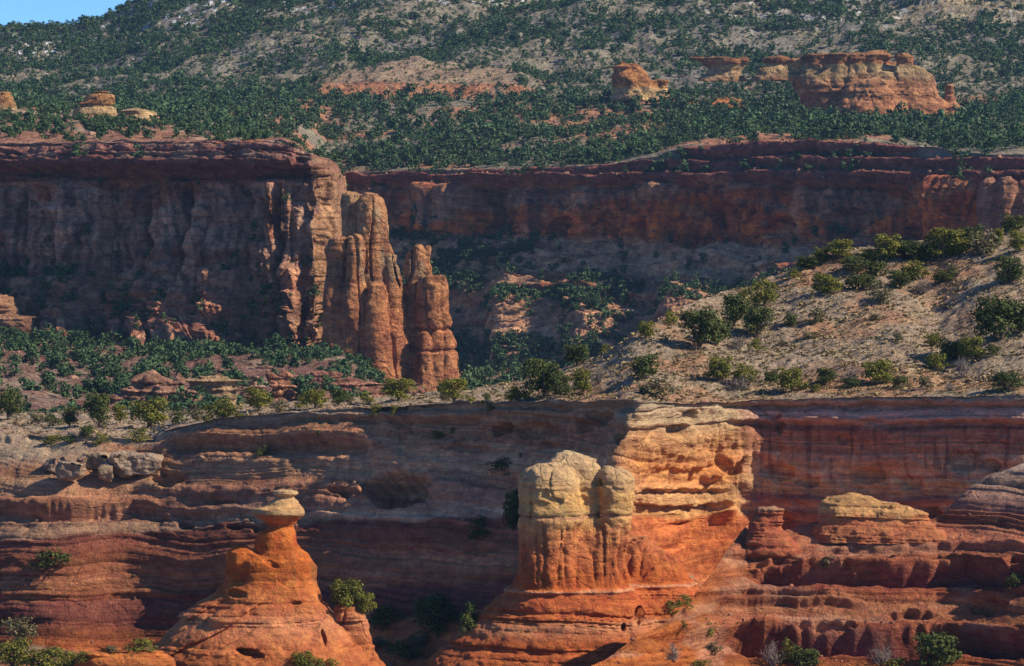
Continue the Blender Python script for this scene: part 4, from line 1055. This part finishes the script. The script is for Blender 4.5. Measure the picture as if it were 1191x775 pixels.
def mk(name, vq, mat): return raw_mesh(name, vq[0], vq[1], None, mat, smooth=False)
TREES = []
for i in range(6):
    shp = ('round', 'round', 'cone', 'round', 'low', 'round')[i]
    TREES.append(dict(shape=shp, trunk=mk('trunk', tubes(trunk_segs(60 + i)), BARK),
                      dark=mk('crown', crown(300 + i, 24, 3000, .032, shp, .2), LEAF_DARK),
                      olive=mk('crown', crown(320 + i, 24, 2800, .032, shp, .2), LEAF_OLIVE),
                      grey=mk('crown', crown(340 + i, 26, 1300, .034, shp), LEAF_GREY)))
SHRUBS = {k: [mk('shrub', crown(400 + i + 10 * q, 16, 900, .045, 'low', .05), m) for i in range(3)] for q, (k, m) in enumerate((('dark', LEAF_DARK), ('olive', LEAF_OLIVE), ('grey', LEAF_GREY)))}
BARE = [mk('bare_shrub', tubes(bare_segs(500 + i), 3), TWIG) for i in range(3)]

bpy.context.view_layer.update()
dg = bpy.context.evaluated_depsgraph_get()
def hit(px_, py_):
    v = Vector(((px_ - CX) / F, 1, (HY - py_) / F)).normalized()
    ok, loc, nor, idx, ob, mat = scene.ray_cast(dg, Vector((0, 0, 0)), v)
    return (loc, nor, ob.name) if ok else (None, None, None)

rnd = random.Random(7)
def plant(px_, py_, w, h, kind, tone, label, group):
    loc, nor, on = hit(px_, py_)
    if loc is None: return None
    s = loc.y / F
    W, H = w * s, h * s
    rz = rnd.uniform(0, 6.28)
    if kind == 'tree':
        v = TREES[rnd.choice((0, 1, 3, 5)) if h < w * 1.25 else rnd.choice((2, 0, 3))]
        root = link('juniper_tree', None, (loc.x, loc.y + .25 * W, loc.z))
        root.rotation_euler = (0, 0, rz)
        root.scale = (W * 1.08, W * 1.08, H * 1.04)
        c = link('crown', v[tone], parent=root); t_ = link('trunk', v['trunk'], parent=root)
        return tag(root, label, 'tree', group)
    if kind == 'bare':
        o = link('bare_shrub', rnd.choice(BARE), (loc.x, loc.y + .2 * W, loc.z))
    else:
        o = link('shrub', rnd.choice(SHRUBS[tone]), (loc.x, loc.y + .2 * W, loc.z - .03))
    o.rotation_euler = (0, 0, rz); o.scale = (W * 1.05, W * 1.05, H * 1.02)
    return tag(o, label, 'shrub', group)

T, S, B = 'tree', 'shrub', 'bare'
GB, GH, GE, GC, GF = 'junipers along the left bench', 'junipers on the right hill', 'junipers along the hill foot', 'bushes on the cliff ledges', 'plants in the gully and foreground'
NEAR = [
 # left bench
 (9,489,32,36,T,'dark','big dark juniper touching the left frame edge above the bench',GB),(42,494,26,18,S,'grey','grey green shrub right of the big juniper at the left edge',GB),(62,496,22,16,S,'dark','dark low shrub left of the small round juniper on the bench',GB),
 (80,497,20,25,T,'dark','small round dark juniper between shrub and taller tree on left bench',GB),(114,497,34,40,T,'dark','tallest dark juniper standing on the left bench',GB),(139,493,18,22,T,'olive','small olive tree close beside the tallest bench juniper',GB),
 (173,498,48,36,T,'olive','broad olive green juniper on the left bench above fallen blocks',GB),(206,494,20,22,S,'dark','dark shrub right of the broad bench juniper',GB),(225,491,24,22,S,'grey','grey green brush on the bench left of yellow green bushes',GB),(243,490,18,18,S,'olive','small yellow green bush on bench above the cliff corner',GB),
 (260,489,30,26,T,'olive','rounded olive tree on bench below the yellow lit block',GB),(276,488,18,16,S,'olive','little olive bush beside the rounded bench tree',GB),(300,478,32,28,T,'olive','bright olive tree on bench below grey brown boulder',GB),(324,480,22,18,S,'grey','pale sage shrub right of the bright olive bench tree',GB),
 (350,475,16,16,S,'olive','small bush on the bench left of the yellow green pair',GB),(367,475,28,24,T,'olive','yellow green tree on bench left below the spires',GB),(394,473,22,20,T,'dark','dark tree on bench under the left spires',GB),(404,471,14,14,S,'grey','tiny grey shrub beside dark tree under the spires',GB),
 (426,470,17,15,S,'olive','round olive bush alone on the bench below the spires',GB),(437,483,20,13,S,'olive','low bush on cliff lip below the round olive bush',GC),(459,483,10,12,S,'olive','tiny bush on the cliff lip under the spire foot',GC),(464,468,42,27,T,'olive','wide bright bush on bench at left foot of the front spire',GB),
 (528,468,40,27,T,'olive','wide yellow green bush on bench at right foot of the front spire',GB),(517,468,16,12,S,'grey','grey brush left of wide yellow green bush by the spire',GB),(547,468,11,9,S,'olive','small tuft bush right of the front spire',GB),
 (565,469,11,13,S,'dark','small dark upright bush near the bench middle',GB),(570,480,11,13,S,'olive','small bush on the cliff lip near the bench middle',GC),(602,469,26,21,T,'olive','low rounded tree at the left start of the hill foot',GE),
 (100,514,17,19,T,'dark','small dark tree on the lower ledge below the bench trees',GB),(80,517,18,13,S,'dark','left small shrub on the lower ledge beneath bench trees',GB),(60,518,24,13,S,'olive','olive shrub on lower ledge above the leftmost fallen block',GB),(118,517,20,13,S,'olive','low shrub right of the small ledge tree',GB),(160,514,28,16,S,'olive','olive shrub on the ledge above the largest fallen block',GB),
 (378,517,24,22,S,'dark','dark bush growing on the cliff face left of centre',GC),(305,531,18,14,S,'dark','dark bush on shaded cliff above the hoodoo',GC),(508,511,18,11,S,'olive','low bush on the pale cliff ledge right of centre left',GC),(526,505,9,9,S,'olive','tiny bush on pale cliff ledge near its right end',GC),
 # hill foot
 (634,465,50,50,T,'dark','big dark juniper at the hill foot above the butte',GE),(652,463,24,28,T,'dark','smaller juniper attached right of the big hill foot juniper',GE),(678,461,24,34,T,'olive','slim olive juniper right of the big dark one at hill foot',GE),(697,447,20,24,B,'grey','grey bare brush on the slope above the slim juniper',GE),
 (671,426,30,27,T,'dark','dark juniper on the lower left skyline of the hill',GH),(704,411,13,12,S,'olive','small bush on hill skyline above the grey bare brush',GH),(748,443,34,32,T,'dark','dark juniper on the lower hill slope left side',GH),(766,465,48,25,S,'grey','wide grey green shrub at the cliff edge above the golden fin',GE),
 (751,394,21,22,T,'olive','olive tree on the skyline midway down the hill',GH),(781,379,19,19,S,'olive','round bush on the skyline above the olive skyline tree',GH),
 # hill
 (815,408,52,50,T,'dark','largest dark juniper on the left shoulder of the hill',GH),(832,403,36,36,T,'dark','dark juniper pressed against the largest shoulder juniper',GH),(855,382,38,40,T,'dark','dark juniper above the largest one on the hill shoulder',GH),
 (890,358,34,34,T,'olive','olive juniper on upper left hill side below the skyline bushes',GH),(882,394,38,38,T,'dark','dense juniper in the middle of the shoulder group',GH),(920,382,15,20,T,'dark','small upright juniper alone on the pale hill slope',GH),(950,379,22,22,S,'grey','round sage bush on the pale hill centre',GH),
 (880,408,21,15,S,'olive','low bush below the dense shoulder juniper',GH),(860,408,24,20,B,'grey','pale bare twiggy shrub beside the shoulder group',GH),(938,314,26,17,T,'dark','first dark bush on the upper skyline from the left',GH),(957,306,24,20,T,'olive','second bush on the upper skyline, olive and round',GH),
 (980,303,34,24,T,'olive','third bush on the upper skyline, wide and olive',GH),(995,319,34,21,T,'dark','dark spreading juniper just below the wide skyline bush',GH),(962,344,36,27,T,'olive','spreading olive juniper in mid upper hill',GH),(1002,339,36,20,T,'dark','dark flat juniper right of spreading olive juniper',GH),
 (1024,353,30,22,S,'grey','rounded grey green bush casting a shadow on bare slope',GH),(1031,305,40,36,T,'olive','large bright juniper on top of the hill left of summit row',GH),(1019,323,30,20,T,'dark','dark juniper directly below the large bright hilltop juniper',GH),(1048,337,26,24,T,'dark','dark juniper left of the fallen dead tree',GH),
 (1066,328,34,26,T,'olive','olive juniper above the dead tree',GH),(1066,307,36,26,T,'dark','dark juniper on the hilltop right of the bright one',GH),(1100,303,48,38,T,'olive','broad olive juniper in the hilltop row',GH),(1086,296,24,24,T,'olive','smaller juniper behind the broad hilltop juniper',GH),
 (1130,289,28,30,T,'dark','dark round juniper in the hilltop row left of greyish one',GH),(1143,299,36,32,T,'grey','greyish juniper in the hilltop row',GH),(1162,281,14,17,T,'olive','little upright tree in the hilltop gap near right edge',GH),(1180,272,26,26,T,'dark','dark juniper on the hilltop by the right frame edge',GH),
 (1186,294,26,28,T,'olive','olive juniper below the hilltop one at right frame edge',GH),(1178,332,36,36,T,'dark','dark juniper with long shadow on the right slope',GH),(1108,317,14,11,S,'grey','tiny sage shrub on open slope near the hilltop',GH),
 (1164,402,60,58,T,'dark','largest juniper on the right side of the hill',GH),(1187,392,34,40,T,'dark','dark juniper joined to the largest at right frame edge',GH),(1085,404,18,17,T,'olive','small round juniper in open ground left of big right juniper',GH),(1108,422,32,30,T,'dark','left juniper of the pair in the hill gully',GH),
 (1134,422,34,30,T,'olive','right olive juniper of the pair in the hill gully',GH),(1091,433,26,24,T,'olive','olive juniper just below the gully pair',GH),(1157,415,18,15,S,'dark','dark low shrub beneath the largest right juniper',GH),(1120,440,22,26,B,'grey','grey bare brush below the gully junipers',GH),
 (1073,344,34,24,B,'grey','dead grey branching tree lying on the bare upper hill',GH),(990,446,30,22,B,'grey','grey twiggy brush at hill foot below the round sage bush',GE),
 (837,446,36,34,T,'olive','olive juniper at the hill foot left of grey thicket',GE),(866,449,30,26,T,'olive','juniper rising behind the grey thicket at hill foot',GE),(860,456,40,20,B,'grey','tangled grey thicket at the cliff edge',GE),(897,448,18,19,T,'dark','small dark juniper left of the round hill foot juniper',GE),
 (921,457,40,32,T,'olive','round full juniper at hill foot close to the cliff edge',GE),(960,450,26,22,T,'dark','dark bush at hill foot in the middle right',GE),(989,452,24,14,S,'dark','low dark shrub at hill foot beside grey twigs',GE),(950,457,14,11,S,'olive','tiny olive shrub below the dark hill foot bush',GE),
 (1022,449,38,32,T,'olive','broad juniper at hill foot on the right',GE),(1045,453,28,17,S,'dark','low dark shrub attached to the broad right juniper',GE),(1076,453,20,18,S,'grey','sage shrub at hill foot right of broad juniper',GE),(1172,457,34,24,T,'dark','dark spreading juniper at the cliff edge near right frame',GE),
 (1105,455,16,12,B,'grey','small bare twig shrub on cliff edge at right',GE),(941,395,22,11,S,'grey','flat sage shrub on the lower pale slope',GH),(1000,470,0,0,None,'','',''),
 (1016,374,18,10,S,'grey','low sage shrub on the open slope under the bush with a shadow',GH),(912,402,14,8,S,'grey','tiny sage clump under the lone upright juniper',GH),(1045,395,16,9,S,'grey','low sage clump left of the small round juniper',GH),
 (1009,304,22,16,S,'olive','olive bush between wide skyline bush and bright hilltop juniper',GH),(1052,300,26,22,T,'dark','dark juniper just behind the bright hilltop juniper',GH),(1117,297,26,24,T,'olive','olive tree filling the gap left of the dark round hilltop juniper',GH),(1156,289,20,18,S,'dark','dark shrub right beside the greyish hilltop juniper',GH),(924,324,18,13,S,'olive','small bush at the left start of the upper skyline row',GH),(1100,330,26,18,T,'dark','dark low juniper below the broad hilltop juniper',GH),(868,350,22,16,S,'olive','olive shrub on the skyline above the shoulder group',GH),
 # cliff and foreground
 (63,665,48,30,S,'dark','dark shrub alone on the shaded red slope at left',GC),(596,622,24,56,T,'dark','tall dark tree pressed against left side of pale capped butte',GC),(557,628,32,28,S,'dark','dark bush on the ledge left of the pale capped butte',GC),(588,553,34,22,S,'dark','dark bush on the cliff above and left of the butte',GC),
 (699,565,8,9,S,'olive','little yellow bush in the cleft of the butte top',GC),(404,711,38,40,T,'olive','olive tree behind the right shoulder of the hoodoo',GF),(424,718,26,28,T,'olive','second olive tree right of the one behind the hoodoo',GF),
 (447,732,40,32,S,'dark','dark bush in the gully right of the hoodoo',GF),(508,742,54,50,T,'dark','big dark tree in the gully left of the butte apron',GF),(545,738,30,42,T,'dark','dark tree against the left apron of the butte',GF),(486,752,30,18,S,'grey','grey shrub on the gully floor between dark trees',GF),(470,770,44,26,S,'dark','dark shrub low in the gully near bottom edge',GF),(440,755,24,14,S,'grey','grey shrub at right foot of the hoodoo',GF),
 (351,784,28,28,T,'olive','left of three bushes before the hoodoo foot',GF),(371,782,16,18,S,'olive','middle small bush before the hoodoo foot',GF),(386,784,18,18,S,'olive','right small bush before the hoodoo foot',GF),
 (20,752,44,36,T,'grey','grey green tree behind the bottom left thicket',GF),(14,782,44,40,T,'olive','bright bush in the bottom left corner',GF),(50,788,48,36,T,'olive','olive bush in bottom left thicket beside the corner bush',GF),(80,784,34,26,T,'olive','right end bush of the bottom left thicket',GF),(100,770,20,12,S,'olive','small low bush right of the bottom left thicket',GF),(163,757,38,14,S,'olive','low yellow green bush behind the flat orange ledge',GF),(130,760,20,10,S,'grey','grey low shrub behind the flat orange ledge',GF),
 (795,708,22,17,S,'olive','olive bush at the left tip of the slickrock outcrop',GF),(781,717,18,18,S,'olive','small upright bush left of the outcrop tip bush',GF),(791,732,18,10,S,'dark','low dark shrub under the outcrop tip bushes',GF),(823,742,16,22,S,'olive','slim bush on low orange ledges of the outcrop',GF),(831,762,22,16,S,'grey','grey sage on low orange ledges beside the slim bush',GF),(813,780,32,12,S,'olive','low bush at bottom edge under the outcrop',GF),
 (782,772,26,26,B,'grey','bare dark twig shrub on the low orange ledges',GF),(938,782,34,32,T,'dark','dark tree at bottom edge under the outcrop middle',GF),(918,772,22,28,S,'olive','olive shrub left of dark tree at the bottom edge',GF),(901,778,34,34,B,'grey','tall grey bare shrub at the bottom edge',GF),(1090,786,58,50,T,'dark','big dark round tree at the bottom edge right side',GF),(1042,784,30,18,S,'olive','yellow bush at bottom edge left of big dark tree',GF),
 (1026,776,34,28,B,'grey','pale bare branches at bottom edge left of yellow bush',GF),(967,660,30,14,S,'grey','flat grey shrub on the slickrock outcrop face',GF),(1006,668,20,8,S,'grey','tiny grey shrub right of the flat one on slickrock',GF),(1182,688,22,22,S,'dark','dark shrub on the outcrop at the right frame edge',GF),(780,600,0,0,None,'','',''),
]
for (a, b, w, h, kd, tone, lab, grp) in NEAR:
    if kd: plant(a, b, w, h, kd, tone, lab, grp)

# ---- dry grass on the hill (too many to count)
def scatter(Pg, wgt, n, r):
    """points on a grid of land, denser where wgt is larger (per grid cell, weighted by its area)"""
    e1 = Pg[1:, :-1] - Pg[:-1, :-1]; e2 = Pg[:-1, 1:] - Pg[:-1, :-1]
    ar = np.linalg.norm(np.cross(e1, e2), axis=-1) * wgt[:-1, :-1]
    p = ar.ravel() / ar.sum()
    k = r.choice(len(p), n, p=p)
    i, j = np.unravel_index(k, ar.shape)
    u, v = r.uniform(size=(2, n))
    pt = Pg[i, j] + u[:, None] * (Pg[i + 1, j] - Pg[i, j]) + v[:, None] * (Pg[i, j + 1] - Pg[i, j])
    return pt, i, j

r = np.random.RandomState(5)
wg = (sstep(.01, .05, t * 0 + np.linspace(0, 1.5, 330)[:, None][:1] * 0) if False else 1) * np.ones(hill_P.shape[:2])
wg = wg * (.35 + .65 * sstep(-.3, .3, fbm(hill_P[..., 0] * .12, hill_P[..., 1] * .1, 0, 3, 97)))
wg[270:] = 0
wg *= .35 + .65 * sstep(520, 640, np.linspace(-130, 1330, 900))[None]
pt, _, _ = scatter(hill_P, wg, 10000, r)
def tufts(pt, r, lo, hi, nb):
    n = len(pt)
    size = r.uniform(lo, hi, n) * r.choice([.7, 1, 1.5], n)
    a = r.uniform(0, 2 * math.pi, (n, nb))
    base = pt[:, None] + (np.stack([np.cos(a), np.sin(a), 0 * a], -1) * (size[:, None] * r.uniform(.05, .45, (n, nb)))[..., None])
    tip = base + np.stack([np.cos(a) * .5, np.sin(a) * .5, r.uniform(.25, .6, (n, nb))], -1) * size[:, None, None]
    side = np.stack([-np.sin(a), np.cos(a), 0 * a], -1) * (size[:, None, None] * .28)
    mid = .5 * (base + tip)
    V = np.stack([base - [0, 0, .05], mid - side, tip, mid + side], 2).reshape(-1, 3)
    return V, np.arange(len(V)).reshape(-1, 4)
V, Q = tufts(pt, r, .28, .52, 8)
o = link('dry_grass', raw_mesh('dry_grass', V, Q, None, STRAW, smooth=False))
tag(o, 'pale dry grass tufts and low scrub dotted over the hill', 'grass', kind='stuff')

# ---- loose stones (too many to count)
def stones(pt, size, cols, r):
    t_ = (1 + 5 ** .5) / 2
    iv = np.array([(-1,t_,0),(1,t_,0),(-1,-t_,0),(1,-t_,0),(0,-1,t_),(0,1,t_),(0,-1,-t_),(0,1,-t_),(t_,0,-1),(t_,0,1),(-t_,0,-1),(-t_,0,1)], float) / 1.9
    it = np.array([(0,11,5),(0,5,1),(0,1,7),(0,7,10),(0,10,11),(1,5,9),(5,11,4),(11,10,2),(10,7,6),(7,1,8),(3,9,4),(3,4,2),(3,2,6),(3,6,8),(3,8,9),(4,9,5),(2,4,11),(6,2,10),(8,6,7),(9,8,1)])
    n = len(pt)
    V = iv[None] * (1 + r.uniform(-.3, .25, (n, 12, 1))) * r.uniform(.6, 1.2, (n, 1, 3)) * np.array([1, 1, .75]) * size[:, None, None] * .5
    a = r.uniform(0, 6.28, n); c, s_ = np.cos(a)[:, None], np.sin(a)[:, None]
    V = np.stack([V[..., 0] * c - V[..., 1] * s_, V[..., 0] * s_ + V[..., 1] * c, V[..., 2]], -1) + pt[:, None] + np.array([0, 0, .1]) * size[:, None, None]
    T = it[None] + 12 * np.arange(n)[:, None, None]
    col = np.repeat(cols[:, None] * r.uniform(.75, 1.25, (n, 1, 1)), 12, 1)
    return V.reshape(-1, 3), T.reshape(-1, 3), col.reshape(-1, 3)

sv, sq, sc_ = [], [], []
def strew(Pg, w_, n, lo, hi, c, r):
    pt, _, _ = scatter(Pg, w_, n, r)
    size = lo * (hi / lo) ** (r.uniform(0, 1, n) ** 2.2)
    v, q, cc = stones(pt, size, np.broadcast_to(C3(*c), (n, 3)), r)
    sq.append(q + sum(len(x) for x in sv)); sv.append(v); sc_.append(cc)
r = np.random.RandomState(31)
w_ = np.ones(hill_P.shape[:2]) * sstep(-.1, .3, noise(hill_P[..., 0] * .1, hill_P[..., 1] * .1, 2, 98)); w_[270:] = 0; w_[:3] = 0
strew(hill_P, w_, 1500, .15, .9, (.40, .30, .23), r)
def gentle(Pg):
    n = np.cross(np.gradient(Pg, axis=1), np.gradient(Pg, axis=0)); n /= np.linalg.norm(n, axis=-1, keepdims=True) + 1e-9
    return np.abs(n[..., 2])
g_ = gentle(cliff_P)
strew(cliff_P, sstep(.72, .92, g_), 900, .15, 1.1, (.42, .27, .19), r)
strew(outcrop_P, sstep(.80, .95, gentle(outcrop_P)), 500, .12, .8, (.44, .20, .13), r)
strew(floor_P, .2 + sstep(-.1, .3, noise(floor_P[..., 0] * .05, floor_P[..., 1] * .04, 2, 99)), 1500, .5, 3.2, (.40, .23, .17), r)
strew(mesatop_P, np.ones(mesatop_P.shape[:2]), 700, .5, 3.0, (.44, .29, .21), r)
strew(farcliff_P, sstep(.55, .85, gentle(farcliff_P)), 2200, .6, 4.0, (.48, .27, .19), r)
strew(bench_P, sstep(2.0, 1.9, BENCH['t'])[:, None] * (.3 + sstep(0, .3, BENCH['n1'])), 3500, .7, 3.6, (.36, .27, .21), r)
o = link('rubble', raw_mesh('rubble', np.concatenate(sv), np.concatenate(sq), np.concatenate(sc_), M_MID, smooth=False))
tag(o, 'loose stones and fallen rubble scattered on slopes and ledges', 'rubble', kind='stuff')

# ---- distant trees: templates, then the nearest as trees of their own and the rest as one wood
FM = [crown(620 + i, 13, 420, .064, 'round', .15, .62)[0] for i in range(10)]
FT = [crown(600 + i, 9, 105, .102, ('round', 'round', 'cone', 'low', 'round')[i % 5]) for i in range(10)]
FT = [f[0] for f in FT]
FAR_ME = [raw_mesh('juniper_tree', f, np.arange(len(f)).reshape(-1, 4), None, LEAF_FAR, smooth=False) for f in FM]

def seen(pt): return (pt[:, 0] / pt[:, 1] * F + CX), (HY - pt[:, 2] / pt[:, 1] * F)
def sizes(n, r, lo, hi): return r.uniform(lo, hi, n), r.uniform(.75, 1.15, n)

def single(pts, w, hr, namer, group, r):
    for p, ww, h in zip(pts, w, hr):
        o = link('juniper_tree', FAR_ME[r.randint(10)], (float(p[0]), float(p[1]), float(p[2]) - .25))
        o.scale = (ww, ww, ww * h); o.rotation_euler = (0, 0, r.uniform(0, 6.28))
        tag(o, namer(float(p[0] / p[1] * F + CX), float(HY - p[2] / p[1] * F)), 'tree', group)

wood = []
def mass(pts, w, hr, r):
    k = r.randint(0, 10, len(pts)); rz = r.uniform(0, 2 * math.pi, len(pts))
    for q in range(10):
        m = k == q
        if not m.any(): continue
        c, s_ = np.cos(rz[m]), np.sin(rz[m])
        v = FT[q]
        x = (v[None, :, 0] * c[:, None] - v[None, :, 1] * s_[:, None]) * w[m][:, None]
        y = (v[None, :, 0] * s_[:, None] + v[None, :, 1] * c[:, None]) * w[m][:, None]
        z = v[None, :, 2] * (w[m] * hr[m])[:, None]
        V = np.stack([x, y, z], -1) + pts[m][:, None] - np.array([0, 0, .25])
        wood.append(V.reshape(-1, 3))

r = np.random.RandomState(9)
# canyon floor
Pg = floor_P
ppx = np.linspace(-150, 640, 520)[None] + 0 * Pg[..., 0]
w_ = .08 + 1.3 * sstep(.0, .3, fbm(Pg[..., 0] * .04, Pg[..., 1] * .025, 6, 3, 181)) + .8 * sstep(1120, 1230, Pg[..., 1])
pt, _, _ = scatter(Pg, w_, 1500, r)
w, h = sizes(len(pt), r, 2.6, 5.6)
qx, qy = seen(pt)
vis = (qx > 0) & (qx < 520) & (qy < 470)
n_in = np.where(vis)[0][np.argsort(-(w / pt[:, 1])[vis])][:100]
def floor_name(a, b):
    z_ = ('below the pale stepped ledges' if a < 90 else 'left of the reddish ledgy mound' if a < 160 else 'around the reddish ledgy mound' if a < 230 else 'behind the yellow sunlit block' if a < 300 else 'behind the narrow red rock stack' if a < 370 else 'at the dark foot of the spires')
    return 'dark juniper on the shaded canyon floor ' + z_
single(pt[n_in], w[n_in], h[n_in], floor_name, 'junipers on the canyon floor', r)
rest = np.setdiff1d(np.arange(len(pt)), n_in); mass(pt[rest], w[rest], h[rest], r)
# mesa top
Pg = mesatop_P
w_ = .3 + sstep(-.1, .3, fbm(Pg[..., 0] * .03, Pg[..., 1] * .03, 6, 3, 183))
w_ = w_ * (.5 + .8 * np.linspace(0, 1, 150)[:, None])
pt, _, _ = scatter(Pg, w_, 560, r)
w, h = sizes(len(pt), r, 2.6, 5.4)
qx, qy = seen(pt)
vis = (qx > 0) & (qx < 350)
n_in = np.where(vis)[0][np.argsort(-(w / pt[:, 1])[vis])][:60]
def top_name(a, b):
    return 'small juniper on the left mesa top ' + ('near the orange edge rock' if a < 60 else 'around the stacked cream rock' if a < 140 else 'beside the low cream slab' if a < 200 else 'above the dark cliff middle' if a < 280 else 'above the mesa end')
single(pt[n_in], w[n_in], h[n_in], top_name, 'junipers on the left mesa top', r)
rest = np.setdiff1d(np.arange(len(pt)), n_in); mass(pt[rest], w[rest], h[rest], r)
# ledges of the mesa wall
mpy = HY - mesa_P[..., 2] / mesa_P[..., 1] * F
mpx = mesa_P[..., 0] / mesa_P[..., 1] * F + CX
w_ = sstep(.45, .75, gentle(mesa_P)) * (.25 + sstep(300, 315, mpy) * (.6 + 2.5 * sstep(125, 95, mpx) * sstep(345, 325, mpy))) + .5 * sstep(388, 398, mpy) + .5 * np.exp(-((mpy - 203) / 5) ** 2) * sstep(0, .3, noise(mpx * .03, 0, 0, 191))
pt, _, _ = scatter(mesa_P, w_, 420, r)
w, h = sizes(len(pt), r, 1.8, 4.8)
mass(pt, w, h, r)
# far cliff: its ledges, talus and foot
Pg = farcliff_P
fpx = np.linspace(340, 1360, 900)[None] + 0 * Pg[..., 0]
fpy = HY - Pg[..., 2] / Pg[..., 1] * F
cl = fbm(Pg[..., 0] * .02, Pg[..., 1] * .02, Pg[..., 2] * .05, 3, 185)
w_ = sstep(250, 300, fpy) * (.04 + 1.0 * sstep(.08, .3, cl)) + 1.4 * np.exp(-((fpy - 345 + 14 * sstep(800, 1000, fpx)) / 10) ** 2) + 2.2 * sstep(385, 405, fpy) + .5 * sstep(214, 206, fpy) * sstep(-.1, .2, cl)
w_ += 2.0 * np.exp(-(((fpx - 550) / 40) ** 2 + ((fpy - 300) / 20) ** 2))
w_ += 1.2 * np.exp(-(((fpx - 480) / 40) ** 2 + ((fpy - 265) / 24) ** 2))
gz = np.zeros_like(w_)
nrm_steep = np.abs(np.diff(Pg[..., 1], axis=0, append=Pg[-1:, :, 1])) / (np.abs(np.diff(Pg[..., 2], axis=0, append=Pg[-1:, :, 2])) + 1e-3)
w_ *= sstep(.25, .7, nrm_steep)
pt, _, _ = scatter(Pg, w_, 3600, r)
w, h = sizes(len(pt), r, 2.6, 5.6)
mass(pt, w, h, r)
# bench and mountain
Pg = bench_P
t_ = BENCH['t'][:, None]
dens = fbm(Pg[..., 0] * .015, Pg[..., 1] * .012, 6, 4, 187)
w_ = .55 * sstep(.02, .06, t_) * sstep(1.0, .7, t_) * (.22 + .8 * sstep(-.25, .25, dens)) + sstep(.75, 1.05, t_) * (.22 + .78 * sstep(-.05, .3, dens + .25 * sstep(1.45, 1.8, t_)))
w_ = w_ * (1 - .93 * np.clip(BENCH['tan'] * 1.3, 0, 1)) * (1 - .85 * BENCH['knoll']) * (1 - .9 * np.clip(BENCH['patch'], 0, 1)) * (1 - .7 * BENCH['edge'])
w_[t_[:, 0] > 2.03] = 0
pt, ii, jj = scatter(Pg, w_, 30000, r)
w, h = sizes(len(pt), r, 2.8, 6.4)
w *= np.where(BENCH['t'][ii] < .9, 1.0, .78) * r.choice([.45, .7, 1, 1, 1.2, 1.5], len(pt))
qx, qy = seen(pt)
vis = (qx > 420) & (qx < 1190) & (BENCH['t'][ii] < .25)
n_in = np.where(vis)[0][np.argsort(-(w / pt[:, 1])[vis])][:60]
def bench_name(a, b):
    return 'juniper at the front of the far bench wood ' + ('behind the spires' if a < 560 else 'left of the round butte' if a < 700 else 'below the round orange butte' if a < 800 else 'below the caprock slabs' if a < 920 else 'below the ridge butte' if a < 1090 else 'above the pinkish columns')
single(pt[n_in], w[n_in], h[n_in], bench_name, 'junipers at the front of the far bench', r)
rest = np.setdiff1d(np.arange(len(pt)), n_in); mass(pt[rest], w[rest], h[rest], r)
w_ = sstep(.75, 1.05, t_) + 0 * dens; w_[t_[:, 0] > 2.03] = 0
pt, ii, jj = scatter(Pg, w_ * (.4 + .6 * sstep(-.2, .2, noise(Pg[..., 0] * .05, Pg[..., 1] * .05, 0, 189))), 16000, r)
mass(pt, r.uniform(1.0, 2.7, len(pt)), r.uniform(.6, .9, len(pt)), r)
V = np.concatenate(wood)
o = link('juniper_woodland', raw_mesh('juniper_woodland', V, np.arange(len(V)).reshape(-1, 4), None, LEAF_FAR, smooth=False))
tag(o, 'far juniper wood dotting the benches, talus and mountain slope', 'woodland', kind='stuff')

# ================================================================== HAZE
HAZE = 3.0e-5
if HAZE > 0:
    x0, x1, y0, y1, z0, z1 = -3600, 3600, -1600, 5200, -420, 340
    V = np.array([(x, y, z) for z in (z0, z1) for y in (y0, y1) for x in (x0, x1)], float)
    Q = np.array([(0, 2, 3, 1), (4, 5, 7, 6), (0, 1, 5, 4), (2, 6, 7, 3), (0, 4, 6, 2), (1, 3, 7, 5)])
    hm = bpy.data.materials.new('haze'); hm.use_nodes = True
    hn = hm.node_tree.nodes; hn.remove(hn['Principled BSDF'])
    pv = hn.new('ShaderNodeVolumePrincipled')
    pv.inputs['Color'].default_value = (.32, .60, 1.0, 1)
    pv.inputs['Density'].default_value = HAZE
    hm.node_tree.links.new(pv.outputs[0], hn['Material Output'].inputs['Volume'])
    o = link('haze', raw_mesh('haze', V, Q, None, hm, smooth=False))
    tag(o, 'thin blue air between the viewer and the far slopes', 'haze', kind='stuff')
